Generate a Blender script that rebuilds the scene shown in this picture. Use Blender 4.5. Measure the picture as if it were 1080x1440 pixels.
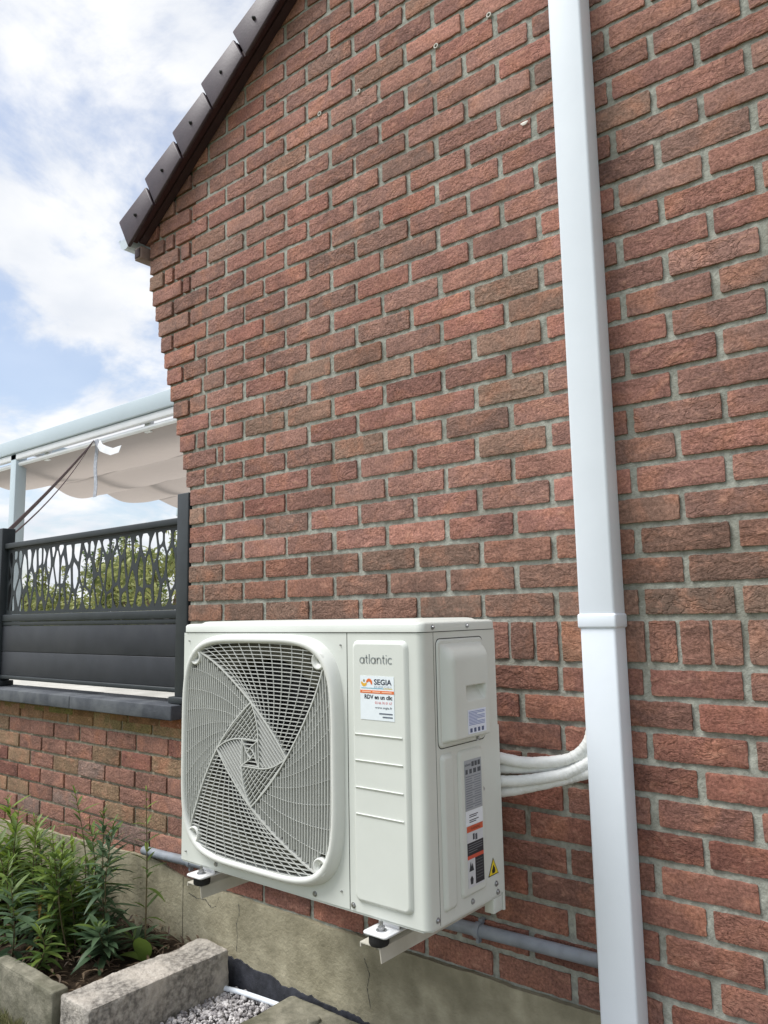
import bpy, bmesh, math, random
from math import radians, sin, cos, pi, sqrt
from mathutils import Vector, Matrix, noise

for o in list(bpy.data.objects):
    bpy.data.objects.remove(o)
scene = bpy.context.scene
COL = scene.collection
random.seed(11)

# ------------------------------------------------------------------ camera
# X runs along the gable wall, the brick face is Y = 0, Z up
CAM = Vector((0.0, -1.866, 0.0139))
RGT = Vector((0.7737369, 0.63322254, -0.01898516))
UPV = Vector((0.09680228, -0.08856041, 0.99135583))
FWD = Vector((-0.62606752, 0.76888639, 0.12981984))
camd = bpy.data.cameras.new('camera')
cam = bpy.data.objects.new('camera', camd)
COL.objects.link(cam)
cam.matrix_world = Matrix(((RGT.x, UPV.x, -FWD.x, CAM.x), (RGT.y, UPV.y, -FWD.y, CAM.y),
                           (RGT.z, UPV.z, -FWD.z, CAM.z), (0, 0, 0, 1)))
camd.sensor_fit = 'VERTICAL'
camd.sensor_height = 36.0
camd.lens = 1091.5 / 1440 * 36.0
camd.clip_start = 0.02
camd.clip_end = 2000
scene.camera = cam

# ------------------------------------------------------------------ sky and sun
SUN_EL, SUN_AZ = radians(58), radians(-138)      # azimuth measured from +Y towards +X
world = bpy.data.worlds.new('World')
scene.world = world
world.use_nodes = True
wn, wl = world.node_tree.nodes, world.node_tree.links
wn.clear()
w_out = wn.new('ShaderNodeOutputWorld')
w_bg = wn.new('ShaderNodeBackground')
w_bg.inputs['Strength'].default_value = 0.13
sky = wn.new('ShaderNodeTexSky')
sky.sky_type = 'NISHITA'
sky.sun_disc = False
sky.sun_elevation = SUN_EL
sky.sun_rotation = SUN_AZ
sky.air_density = 1.0
sky.dust_density = 2.2
sky.ozone_density = 1.0
tc = wn.new('ShaderNodeTexCoord')
sep = wn.new('ShaderNodeSeparateXYZ')
wl.new(tc.outputs['Generated'], sep.inputs[0])
zc = wn.new('ShaderNodeMath'); zc.operation = 'MAXIMUM'; zc.inputs[1].default_value = 0.0
wl.new(sep.outputs['Z'], zc.inputs[0])
za = wn.new('ShaderNodeMath'); za.operation = 'ADD'; za.inputs[1].default_value = 0.28
wl.new(zc.outputs[0], za.inputs[0])
dv = wn.new('ShaderNodeVectorMath'); dv.operation = 'DIVIDE'
wl.new(tc.outputs['Generated'], dv.inputs[0])
cmb = wn.new('ShaderNodeCombineXYZ')
for i in range(3):
    wl.new(za.outputs[0], cmb.inputs[i])
wl.new(cmb.outputs[0], dv.inputs[1])
mp = wn.new('ShaderNodeMapping')
mp.inputs['Location'].default_value = (3.1, 1.7, 0.4)
wl.new(dv.outputs[0], mp.inputs['Vector'])
n1 = wn.new('ShaderNodeTexNoise')
n1.inputs['Scale'].default_value = 2.6
n1.inputs['Detail'].default_value = 8
n1.inputs['Roughness'].default_value = 0.6
n1.inputs['Distortion'].default_value = 0.35
wl.new(mp.outputs[0], n1.inputs['Vector'])
rp = wn.new('ShaderNodeValToRGB')
rp.color_ramp.interpolation = 'EASE'
rp.color_ramp.elements[0].position = 0.40; rp.color_ramp.elements[0].color = (0.26, 0.26, 0.26, 1)
rp.color_ramp.elements[1].position = 0.58; rp.color_ramp.elements[1].color = (1, 1, 1, 1)
wl.new(n1.outputs['Fac'], rp.inputs[0])
n2 = wn.new('ShaderNodeTexNoise')
n2.inputs['Scale'].default_value = 4.2
n2.inputs['Detail'].default_value = 5
wl.new(mp.outputs[0], n2.inputs['Vector'])
rp2 = wn.new('ShaderNodeValToRGB')
rp2.color_ramp.elements[0].position = 0.35; rp2.color_ramp.elements[0].color = (4.3, 4.5, 4.85, 1)
rp2.color_ramp.elements[1].position = 0.62; rp2.color_ramp.elements[1].color = (5.3, 5.35, 5.45, 1)
wl.new(n2.outputs['Fac'], rp2.inputs[0])
mixw = wn.new('ShaderNodeMixRGB')
wl.new(rp.outputs['Color'], mixw.inputs['Fac'])
wl.new(sky.outputs[0], mixw.inputs['Color1'])
wl.new(rp2.outputs['Color'], mixw.inputs['Color2'])
wl.new(mixw.outputs[0], w_bg.inputs['Color'])
wl.new(w_bg.outputs[0], w_out.inputs['Surface'])

sund = bpy.data.lights.new('sun', 'SUN')
sund.energy = 2.4
sund.angle = radians(30)
sund.color = (1.0, 0.985, 0.96)
sun = bpy.data.objects.new('sun', sund)
COL.objects.link(sun)
sdir = Vector((sin(SUN_AZ) * cos(SUN_EL), cos(SUN_AZ) * cos(SUN_EL), sin(SUN_EL)))   # towards the sun
sun.rotation_euler = sdir.to_track_quat('Z', 'Y').to_euler()
sun.location = (-3, -6, 8)

scene.view_settings.view_transform = 'Standard'
scene.view_settings.look = 'None'
scene.view_settings.gamma = 1.0
scene.view_settings.exposure = 0.58
scene.render.engine = 'CYCLES'
scene.cycles.max_bounces = 6

# ------------------------------------------------------------------ helpers
def srgb(r, g, b):
    def f(c):
        c /= 255.0
        return c / 12.92 if c <= 0.04045 else ((c + 0.055) / 1.055) ** 2.4
    return (f(r), f(g), f(b), 1.0)

def new_mat(name, rough=0.6, metal=0.0, spec=0.5):
    m = bpy.data.materials.new(name)
    m.use_nodes = True
    b = m.node_tree.nodes['Principled BSDF']
    b.inputs['Roughness'].default_value = rough
    b.inputs['Metallic'].default_value = metal
    b.inputs['Specular IOR Level'].default_value = spec
    return m, m.node_tree.nodes, m.node_tree.links, b

def noise_mat(name, c1, c2, scale=20, rough=0.7, bump=0.0, bscale=None, metal=0.0, detail=6, c3=None, scale3=3.0,
              amount3=0.5, spec=0.5, stretch=(1, 1, 1), bdist=0.004, lo=0.35, hi=0.65, rvar=0.0):
    m, n, l, b = new_mat(name, rough, metal, spec)
    tcn = n.new('ShaderNodeTexCoord')
    mpn = n.new('ShaderNodeMapping')
    mpn.inputs['Scale'].default_value = stretch
    l.new(tcn.outputs['Object'], mpn.inputs[0])
    a = n.new('ShaderNodeTexNoise')
    a.inputs['Scale'].default_value = scale
    a.inputs['Detail'].default_value = detail
    a.inputs['Roughness'].default_value = 0.6
    l.new(mpn.outputs[0], a.inputs['Vector'])
    r = n.new('ShaderNodeValToRGB')
    r.color_ramp.elements[0].position = lo; r.color_ramp.elements[0].color = c1
    r.color_ramp.elements[1].position = hi; r.color_ramp.elements[1].color = c2
    l.new(a.outputs['Fac'], r.inputs[0])
    colour = r.outputs[0]
    if c3 is not None:
        a3 = n.new('ShaderNodeTexNoise')
        a3.inputs['Scale'].default_value = scale3
        a3.inputs['Detail'].default_value = 5
        l.new(mpn.outputs[0], a3.inputs['Vector'])
        r3 = n.new('ShaderNodeValToRGB')
        r3.color_ramp.elements[0].position = 0.46; r3.color_ramp.elements[0].color = (0, 0, 0, 1)
        r3.color_ramp.elements[1].position = 0.64; r3.color_ramp.elements[1].color = (amount3,) * 3 + (1,)
        l.new(a3.outputs['Fac'], r3.inputs[0])
        mx = n.new('ShaderNodeMixRGB')
        l.new(r3.outputs[0], mx.inputs['Fac'])
        l.new(colour, mx.inputs['Color1'])
        mx.inputs['Color2'].default_value = c3
        colour = mx.outputs[0]
    l.new(colour, b.inputs['Base Color'])
    if rvar:
        rr = n.new('ShaderNodeMapRange')
        rr.inputs['To Min'].default_value = rough - rvar
        rr.inputs['To Max'].default_value = rough + rvar
        l.new(a.outputs['Fac'], rr.inputs['Value'])
        l.new(rr.outputs[0], b.inputs['Roughness'])
    if bump:
        bn = n.new('ShaderNodeTexNoise')
        bn.inputs['Scale'].default_value = bscale or scale * 3
        bn.inputs['Detail'].default_value = 8
        bn.inputs['Roughness'].default_value = 0.65
        l.new(mpn.outputs[0], bn.inputs['Vector'])
        bp = n.new('ShaderNodeBump')
        bp.inputs['Strength'].default_value = bump
        bp.inputs['Distance'].default_value = bdist
        l.new(bn.outputs['Fac'], bp.inputs['Height'])
        l.new(bp.outputs[0], b.inputs['Normal'])
    return m

def brick_mat(name, source):
    """rough hand-made brick; source: 'object' colour or 'attribute' colour for joined bricks"""
    m, n, l, b = new_mat(name, 0.88, 0, 0.25)
    if source == 'object':
        oi = n.new('ShaderNodeObjectInfo')
        base, rnd = oi.outputs['Color'], oi.outputs['Random']
    else:
        at = n.new('ShaderNodeAttribute'); at.attribute_name = 'tint'
        ge = n.new('ShaderNodeNewGeometry')
        base, rnd = at.outputs['Color'], ge.outputs['Random Per Island']
    tcn = n.new('ShaderNodeTexCoord')
    mul = n.new('ShaderNodeMath'); mul.operation = 'MULTIPLY'; mul.inputs[1].default_value = 57.0
    l.new(rnd, mul.inputs[0])
    cx = n.new('ShaderNodeCombineXYZ')
    l.new(mul.outputs[0], cx.inputs[0]); l.new(mul.outputs[0], cx.inputs[2])
    add = n.new('ShaderNodeVectorMath'); add.operation = 'ADD'
    l.new(tcn.outputs['Object'], add.inputs[0]); l.new(cx.outputs[0], add.inputs[1])
    # broad mottling: paler dusty patches and darker fired patches
    def tex(scale, detail, rough, dist=0.0, vec=None):
        t = n.new('ShaderNodeTexNoise')
        t.inputs['Scale'].default_value = scale; t.inputs['Detail'].default_value = detail
        t.inputs['Roughness'].default_value = rough; t.inputs['Distortion'].default_value = dist
        l.new(vec or add.outputs[0], t.inputs['Vector'])
        return t.outputs['Fac']
    def ramp(src, p0, c0, p1, c1):
        r = n.new('ShaderNodeValToRGB')
        r.color_ramp.elements[0].position = p0; r.color_ramp.elements[0].color = c0
        r.color_ramp.elements[1].position = p1; r.color_ramp.elements[1].color = c1
        l.new(src, r.inputs[0])
        return r.outputs[0]
    def mix(kind, fac, c1, c2):
        x = n.new('ShaderNodeMixRGB'); x.blend_type = kind
        for sock, v in ((x.inputs['Fac'], fac), (x.inputs['Color1'], c1), (x.inputs['Color2'], c2)):
            if hasattr(v, 'is_output'): l.new(v, sock)
            else: sock.default_value = v
        return x.outputs[0]
    st = n.new('ShaderNodeMapping'); st.inputs['Scale'].default_value = (1.0, 1.0, 1.7)
    st.inputs['Rotation'].default_value = (0, 0.25, 0)
    l.new(add.outputs[0], st.inputs[0])
    sv = st.outputs[0]
    col = mix('MULTIPLY', 1.0, base, ramp(tex(11, 4, 0.6), 0.3, (0.74, 0.78, 0.80, 1), 0.72, (1.18, 1.16, 1.14, 1)))
    # orange sandy bloom in patches
    col = mix('MIX', ramp(tex(8, 5, 0.6, 0.5), 0.50, (0, 0, 0, 1), 0.72, (0.55, 0.55, 0.55, 1)), col, srgb(190, 132, 104))
    # fine grit, pale and dark
    grit = tex(130, 5, 0.75)
    col = mix('MULTIPLY', 1.0, col, ramp(grit, 0.33, (0.50, 0.48, 0.48, 1), 0.67, (1.38, 1.40, 1.42, 1)))
    wr_ = tex(26, 7, 0.66, 0.5, sv)
    col = mix('MIX', ramp(wr_, 0.55, (0, 0, 0, 1), 0.72, (0.6, 0.6, 0.6, 1)), col, srgb(204, 156, 134))  # wrinkle crests painted paler: highlights of the relief put into the colour
    # weather stains that run over several bricks
    gp = n.new('ShaderNodeNewGeometry')
    gm_ = n.new('ShaderNodeMapping'); gm_.inputs['Scale'].default_value = (1.0, 1.0, 0.45)
    l.new(gp.outputs['Position'], gm_.inputs[0])
    col = mix('MULTIPLY', 1.0, col, ramp(tex(3.0, 6, 0.65, 0.0, gm_.outputs[0]), 0.34, (0.80, 0.80, 0.80, 1), 0.64, (1.06, 1.06, 1.05, 1)))
    l.new(col, b.inputs['Base Color'])
    # relief: wrinkled skin, a few deep creases on part of the bricks, grit
    cr = tex(15, 4, 0.55, 1.1, sv)
    sb = n.new('ShaderNodeMath'); sb.operation = 'SUBTRACT'; sb.inputs[1].default_value = 0.5
    l.new(cr, sb.inputs[0])
    ab = n.new('ShaderNodeMath'); ab.operation = 'ABSOLUTE'; l.new(sb.outputs[0], ab.inputs[0])
    mr = n.new('ShaderNodeMapRange'); mr.inputs['From Max'].default_value = 0.045; l.new(ab.outputs[0], mr.inputs['Value'])
    fs = n.new('ShaderNodeMath'); fs.operation = 'MULTIPLY_ADD'
    fs.inputs[1].default_value = 0.95; fs.inputs[2].default_value = -0.20; fs.use_clamp = True
    l.new(rnd, fs.inputs[0])
    def bump(h, strength, dist, prev=None):
        x = n.new('ShaderNodeBump'); x.inputs['Distance'].default_value = dist
        if hasattr(strength, 'is_output'): l.new(strength, x.inputs['Strength'])
        else: x.inputs['Strength'].default_value = strength
        l.new(h, x.inputs['Height'])
        if prev: l.new(prev, x.inputs['Normal'])
        return x.outputs[0]
    nb = bump(mr.outputs[0], fs.outputs[0], 0.0035)
    f2 = n.new('ShaderNodeMath'); f2.operation = 'MULTIPLY'; f2.inputs[1].default_value = 7.3; l.new(rnd, f2.inputs[0])
    f3 = n.new('ShaderNodeMath'); f3.operation = 'FRACT'; l.new(f2.outputs[0], f3.inputs[0])
    f4 = n.new('ShaderNodeMath'); f4.operation = 'MULTIPLY_ADD'; f4.inputs[1].default_value = 0.8; f4.inputs[2].default_value = 0.25; f4.use_clamp = True
    l.new(f3.outputs[0], f4.inputs[0])
    nb = bump(wr_, f4.outputs[0], 0.014, nb)
    nb = bump(grit, 0.5, 0.0022, nb)
    l.new(nb, b.inputs['Normal'])
    return m

M = {}
M['brick'] = brick_mat('brick_clay', 'object')
M['brick_joined'] = brick_mat('brick_clay_joined', 'attribute')
M['mortar'] = noise_mat('mortar', srgb(140, 142, 133), srgb(176, 178, 167), 55, 0.95, 0.9, 130, c3=srgb(126, 126, 114), scale3=5, spec=0.2)
M['old_mortar'] = noise_mat('old_mortar', srgb(125, 122, 106), srgb(162, 158, 140), 45, 0.95, 0.8, 120, spec=0.2)
M['render'] = noise_mat('cement_render', srgb(144, 138, 116), srgb(176, 169, 145), 13, 0.93, 0.8, 70, c3=srgb(118, 113, 93), scale3=5.5, amount3=0.6, spec=0.2, bdist=0.006)
M['bitumen'] = noise_mat('bitumen_coat', srgb(38, 40, 46), srgb(62, 64, 72), 30, 0.75, 0.6, 90)
M['white_pvc'] = noise_mat('white_pvc', (0.77, 0.83, 0.89, 1), (0.80, 0.86, 0.92, 1), 6, 0.36, 0.12, 5)
M['casing'] = noise_mat('casing_paint', srgb(211, 215, 208), srgb(217, 221, 214), 5, 0.40, 0.10, 14, bdist=0.002)
M['plastic'] = noise_mat('grille_plastic', srgb(214, 216, 210), srgb(219, 221, 215), 9, 0.45, 0.04, 400, bdist=0.001)
M['slat_shaded'] = noise_mat('slat_plastic_shaded', srgb(194, 196, 191), srgb(200, 202, 197), 9, 0.45, 0.04, 400, bdist=0.001)  # grille plastic again, painted darker for the shade among the slats
M['dark_in'] = noise_mat('dark_interior', srgb(30, 31, 30), srgb(45, 46, 44), 20, 0.8)
M['fan'] = noise_mat('fan_plastic', srgb(20, 20, 21), srgb(28, 28, 29), 20, 0.5)
M['shroud'] = noise_mat('shroud_metal_shaded', srgb(84, 82, 68), srgb(98, 96, 80), 10, 0.6)  # olive metal, darkened to stand in for light the grille blocks
M['seam'] = noise_mat('seam_gap', srgb(52, 54, 52), srgb(66, 68, 66), 20, 0.9)
M['steel'] = noise_mat('zinc_steel', srgb(150, 152, 155), srgb(190, 190, 190), 80, 0.35, metal=0.9)
M['galv'] = noise_mat('white_plate', srgb(212, 214, 216), srgb(228, 228, 228), 30, 0.4)
M['rubber'] = noise_mat('black_rubber', srgb(20, 20, 21), srgb(30, 30, 31), 60, 0.7, 0.3)
M['arm'] = noise_mat('cream_bracket', srgb(196, 192, 178), srgb(210, 206, 194), 15, 0.5, c3=srgb(170, 164, 148), scale3=9, amount3=0.4)
M['conduit'] = noise_mat('grey_conduit', srgb(128, 136, 146), srgb(146, 152, 160), 18, 0.5, c3=srgb(112, 114, 112), scale3=12, amount3=0.5)
M['wrap'] = noise_mat('pipe_wrap', srgb(226, 228, 224), srgb(240, 241, 238), 14, 0.5, 1.0, 34, c3=srgb(214, 208, 186), scale3=7, amount3=0.5, stretch=(1, 1, 1))
M['anth'] = noise_mat('anthracite_aluminium', srgb(40, 46, 49), srgb(48, 54, 57), 12, 0.5, 0.08, 400)
M['anth_board'] = noise_mat('anthracite_board', srgb(45, 48, 54), srgb(53, 56, 62), 10, 0.55, 0.08, 400, c3=srgb(64, 66, 70), scale3=6, amount3=0.3)
M['bluestone'] = noise_mat('bluestone', srgb(62, 66, 73), srgb(80, 84, 90), 22, 0.75, 0.5, 120, c3=srgb(118, 122, 124), scale3=7, amount3=0.45)
M['tile'] = noise_mat('roof_tile', srgb(50, 36, 44), srgb(60, 45, 53), 26, 0.5, 0.2, 120, c3=srgb(76, 62, 66), scale3=9, amount3=0.5)
M['maroon'] = noise_mat('maroon_board', srgb(50, 32, 34), srgb(60, 39, 41), 20, 0.6)
M['brownbox'] = noise_mat('soffit_board', srgb(120, 100, 92), srgb(138, 118, 108), 20, 0.6)
M['zinc'] = noise_mat('zinc_gutter', srgb(188, 200, 210), srgb(210, 220, 226), 12, 0.4, metal=0.2)
M['alu'] = noise_mat('pergola_aluminium', srgb(186, 200, 207), srgb(190, 204, 211), 2, 0.5)
M['alu_white'] = noise_mat('white_aluminium', srgb(226, 230, 232), srgb(236, 238, 240), 4, 0.5)
M['strap'] = noise_mat('dark_strap', srgb(70, 52, 56), srgb(96, 74, 76), 30, 0.8)
M['strap_pale'] = noise_mat('pale_strap', srgb(150, 156, 166), srgb(186, 190, 198), 30, 0.7)
M['granite'] = noise_mat('granite', srgb(116, 112, 106), srgb(184, 178, 168), 60, 0.9, 1.0, 45, c3=srgb(206, 198, 186), scale3=7, amount3=0.7, bdist=0.012, spec=0.2)
M['concrete'] = noise_mat('old_concrete', srgb(112, 110, 96), srgb(146, 142, 126), 26, 0.93, 0.7, 60, c3=srgb(84, 84, 66), scale3=5, amount3=0.8, bdist=0.006, spec=0.2)
M['gravel'] = noise_mat('gravel_stone', srgb(172, 168, 168), srgb(222, 219, 217), 60, 0.85, 0.4, 200, c3=srgb(118, 114, 116), scale3=25, amount3=0.8)
M['gravel_bed'] = noise_mat('gravel_bed', srgb(84, 82, 80), srgb(150, 146, 144), 90, 0.95, 1.0, 120, bdist=0.01)
M['soil'] = noise_mat('dark_soil', srgb(40, 33, 27), srgb(74, 62, 50), 30, 0.97, 1.0, 70, bdist=0.015, spec=0.1)
M['lawn'] = noise_mat('dry_lawn', srgb(84, 86, 58), srgb(128, 124, 92), 40, 0.97, 1.0, 120, bdist=0.01, spec=0.1)
M['paving'] = noise_mat('pale_paving', srgb(178, 176, 168), srgb(202, 200, 192), 8, 0.85)

def leaf_mat(name, c1, c2, trans=0.35):
    m, n, l, b = new_mat(name, 0.5, 0, 0.4)
    ge = n.new('ShaderNodeNewGeometry')
    r = n.new('ShaderNodeValToRGB')
    r.color_ramp.elements[0].position = 0.0; r.color_ramp.elements[0].color = c1
    r.color_ramp.elements[1].position = 1.0; r.color_ramp.elements[1].color = c2
    l.new(ge.outputs['Random Per Island'], r.inputs[0])
    l.new(r.outputs[0], b.inputs['Base Color'])
    t = n.new('ShaderNodeBsdfTranslucent')
    l.new(r.outputs[0], t.inputs['Color'])
    mx = n.new('ShaderNodeMixShader'); mx.inputs[0].default_value = trans
    l.new(b.outputs[0], mx.inputs[1]); l.new(t.outputs[0], mx.inputs[2])
    l.new(mx.outputs[0], n['Material Output'].inputs['Surface'])
    return m
M['leaf'] = leaf_mat('green_leaf', srgb(66, 92, 43), srgb(120, 142, 66), 0.38)
M['leaf_blue'] = leaf_mat('bluish_leaf', srgb(60, 84, 58), srgb(98, 122, 88), 0.3)
M['leaf_fresh'] = leaf_mat('fresh_leaf', srgb(92, 122, 46), srgb(140, 160, 64), 0.35)
M['leaf_dry'] = leaf_mat('dry_leaf', srgb(120, 92, 50), srgb(176, 136, 60), 0.25)
M['leaf_litter'] = leaf_mat('dead_leaf', srgb(66, 52, 42), srgb(112, 96, 76), 0.1)
M['hedge'] = leaf_mat('hedge_leaf', srgb(98, 112, 64), srgb(176, 178, 112), 0.45)
M['hedge_dark'] = leaf_mat('shrub_leaf', srgb(60, 84, 46), srgb(120, 140, 72), 0.35)
M['grass'] = leaf_mat('grass_blade', srgb(92, 98, 62), srgb(150, 146, 108), 0.3)
M['stem'] = noise_mat('plant_stem', srgb(86, 74, 52), srgb(104, 96, 62), 60, 0.7)
M['bark'] = noise_mat('bark', srgb(86, 74, 62), srgb(112, 98, 84), 30, 0.9, 0.6)

def cloth_mat():
    m, n, l, b = new_mat('taupe_awning_cloth', 0.85, 0, 0.2)
    c = srgb(180, 170, 162)
    b.inputs['Base Color'].default_value = c
    t = n.new('ShaderNodeBsdfTranslucent'); t.inputs['Color'].default_value = c
    mx = n.new('ShaderNodeMixShader'); mx.inputs[0].default_value = 0.45
    l.new(b.outputs[0], mx.inputs[1]); l.new(t.outputs[0], mx.inputs[2])
    tcn = n.new('ShaderNodeTexCoord')
    a = n.new('ShaderNodeTexNoise'); a.inputs['Scale'].default_value = 2.2; a.inputs['Detail'].default_value = 6
    l.new(tcn.outputs['Object'], a.inputs['Vector'])
    bp = n.new('ShaderNodeBump'); bp.inputs['Strength'].default_value = 0.5; bp.inputs['Distance'].default_value = 0.06
    l.new(a.outputs['Fac'], bp.inputs['Height']); l.new(bp.outputs[0], b.inputs['Normal'])
    l.new(mx.outputs[0], n['Material Output'].inputs['Surface'])
    return m
M['cloth'] = cloth_mat()

_flat = {}
def flat(r, g, b, rough=0.5):
    k = (r, g, b)
    if k not in _flat:
        _flat[k] = noise_mat('print_%d_%d_%d' % k, srgb(r, g, b), srgb(min(255, r + 4), min(255, g + 4), min(255, b + 4)), 40, rough)
    return _flat[k]

class MB:
    def __init__(self):
        self.v, self.f, self.sm = [], [], []
    def add(self, vs, fs, smooth=False):
        o = len(self.v)
        self.v += [tuple(p) for p in vs]
        self.f += [tuple(i + o for i in f) for f in fs]
        self.sm += [smooth] * len(fs)
    def quad(self, a, b, c, d):
        self.add([a, b, c, d], [(0, 1, 2, 3)])
    def box(self, lo, hi):
        x0, y0, z0 = lo; x1, y1, z1 = hi
        self.add([(x0, y0, z0), (x1, y0, z0), (x1, y1, z0), (x0, y1, z0), (x0, y0, z1), (x1, y0, z1), (x1, y1, z1), (x0, y1, z1)],
                 [(3, 2, 1, 0), (4, 5, 6, 7), (0, 1, 5, 4), (1, 2, 6, 5), (2, 3, 7, 6), (3, 0, 4, 7)])
    def prism(self, pts, d, flip=False):
        """pts: planar polygon; d: extrusion vector"""
        n = len(pts); d = Vector(d)
        a = [Vector(p) for p in pts]; b = [p + d for p in a]
        fs = [tuple(range(n)), tuple(reversed(range(n, 2 * n)))]
        fs += [(i, i + n, (i + 1) % n + n, (i + 1) % n) for i in range(n)]
        self.add(a + b, fs)
    def tube(self, pts, rad, seg=8, caps=True):
        pts = [Vector(p) for p in pts]
        rads = rad if isinstance(rad, (list, tuple)) else [rad] * len(pts)
        vs, fs = [], []
        ref = None
        for i, p in enumerate(pts):
            t = (pts[min(i + 1, len(pts) - 1)] - pts[max(i - 1, 0)]).normalized()
            if ref is None:
                ref = t.orthogonal().normalized()
            ref = (ref - t * ref.dot(t)).normalized()
            w = t.cross(ref)
            for k in range(seg):
                a = 2 * pi * k / seg
                vs.append(p + (ref * cos(a) + w * sin(a)) * rads[i])
        for i in range(len(pts) - 1):
            for k in range(seg):
                fs.append((i * seg + k, i * seg + (k + 1) % seg, (i + 1) * seg + (k + 1) % seg, (i + 1) * seg + k))
        self.add(vs, fs, True)
        if caps:
            self.add(vs[:seg], [tuple(reversed(range(seg)))])
            self.add(vs[-seg:], [tuple(range(seg))])
    def build(self, name, mat, parent=None, bevel=0.0, seg=2, fix=True):
        me = bpy.data.meshes.new(name)
        me.from_pydata(self.v, [], self.f)
        if any(self.sm):
            me.polygons.foreach_set('use_smooth', self.sm)
        if fix or bevel:
            bm = bmesh.new(); bm.from_mesh(me)
            bmesh.ops.recalc_face_normals(bm, faces=bm.faces)
            if bevel:
                bmesh.ops.bevel(bm, geom=[e for e in bm.edges if len(e.link_faces) == 2 and e.calc_face_angle(0) > 0.6],
                                offset=bevel, segments=seg, profile=0.5, affect='EDGES', clamp_overlap=True)
                for f in bm.faces:
                    f.smooth = True
            bm.to_mesh(me); bm.free()
        if bevel:
            me.set_sharp_from_angle(angle=radians(50)) if hasattr(me, 'set_sharp_from_angle') else None
        me.materials.append(mat)
        return link(name, me, parent)

def link(name, me, parent=None):
    o = bpy.data.objects.new(name, me)
    COL.objects.link(o)
    if parent is not None:
        o.parent = parent
        if parent.get('base'):
            o.matrix_parent_inverse = Matrix.Translation(Vector(parent['base'])).inverted()
    return o

def tag(o, label=None, cat=None, group=None, kind=None):
    if label: o['label'] = label
    if cat: o['category'] = cat
    if group: o['group'] = group
    if kind: o['kind'] = kind
    return o

def thing(name, label, cat, loc, group=None):
    o = bpy.data.objects.new(name, None)
    COL.objects.link(o)
    o.empty_display_size = 0.1
    o.location = loc
    o['base'] = tuple(loc)
    return tag(o, label, cat, group)

def box(name, mat, parent, lo, hi, bevel=0.0, seg=2):
    m = MB(); m.box(lo, hi)
    return m.build(name, mat, parent, bevel, seg)

def rrect(x0, x1, z0, z1, r, n=6):
    pts = []
    for cx, cz, a0 in ((x1 - r, z1 - r, 0), (x0 + r, z1 - r, 90), (x0 + r, z0 + r, 180), (x1 - r, z0 + r, 270)):
        for i in range(n + 1):
            a = radians(a0 + 90 * i / n)
            pts.append((cx + r * cos(a), cz + r * sin(a)))
    return pts

def text_mesh(body, width, pos, mat, name, parent, axis='front', height=None, bold=0.0):
    """flat printed lettering; pos = centre; fitted to a given width (and height)"""
    cu = bpy.data.curves.new('lettering', 'FONT')
    cu.body = body
    cu.align_x = 'CENTER'; cu.align_y = 'CENTER'
    cu.offset = bold
    cu.resolution_u = 3
    ob = bpy.data.objects.new('lettering', cu)
    COL.objects.link(ob)
    bpy.context.view_layer.update()
    me = bpy.data.meshes.new_from_object(ob.evaluated_get(bpy.context.evaluated_depsgraph_get()))
    bpy.data.objects.remove(ob)
    xs = [v.co.x for v in me.vertices]; ys = [v.co.y for v in me.vertices]
    w, h = max(xs) - min(xs), max(ys) - min(ys)
    cx, cy = (max(xs) + min(xs)) / 2, (max(ys) + min(ys)) / 2
    sx = width / w
    sy = (height / h) if height else sx
    for v in me.vertices:
        a, b = (v.co.x - cx) * sx, (v.co.y - cy) * sy
        if axis == 'front':
            v.co = Vector(pos) + Vector((a, 0, b))
        else:
            v.co = Vector(pos) + Vector((0, a, b))
    me.materials.clear(); me.materials.append(mat)
    me.name = name
    return link(name, me, parent)

def project(p):
    v = Vector(p) - CAM
    z = v.dot(FWD)
    return 540 + 1091.5 * v.dot(RGT) / z, 720 - 1091.5 * v.dot(UPV) / z, z

# ------------------------------------------------------------------ ground and setting
GZ = -1.24
def sheet(name, mat, x0, x1, y0, y1, z, kind='structure', n=1):
    m = MB()
    for i in range(n):
        for j in range(n):
            xa, xb = x0 + (x1 - x0) * i / n, x0 + (x1 - x0) * (i + 1) / n
            ya, yb = y0 + (y1 - y0) * j / n, y0 + (y1 - y0) * (j + 1) / n
            m.quad((xa, ya, z), (xb, ya, z), (xb, yb, z), (xa, yb, z))
    return tag(m.build(name, mat, None, fix=False), kind=kind)
sheet('ground', M['lawn'], -600, 600, -600, 600, GZ - 0.012)
tb = MB(); tb.box((-45, 0.125, GZ - 0.1), (-2.62, 14, -0.45))
tag(tb.build('terrace', M['paving'], None), kind='structure')

# ------------------------------------------------------------------ brick house
house = thing('brick_house', 'red brick gable house with dark verge tiles behind the outdoor unit', 'house', (-1.0, 0.3, GZ))
C_, P_, X0 = 0.075, 0.22606, -2.3013
BH = 0.0600
CORNER, RIGHT = -2.507, 0.9
ZR = 1.682                                           # fascia lower edge: z = ZR + .69 (x + 2.791)
def roof_z(x): return ZR + 0.69 * (x + 2.791)
def edge_x(k):
    return CORNER if k <= 7 else CORNER - 0.0235 * (min(k, 20) - 7)
ZTOP = 2.75
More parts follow.
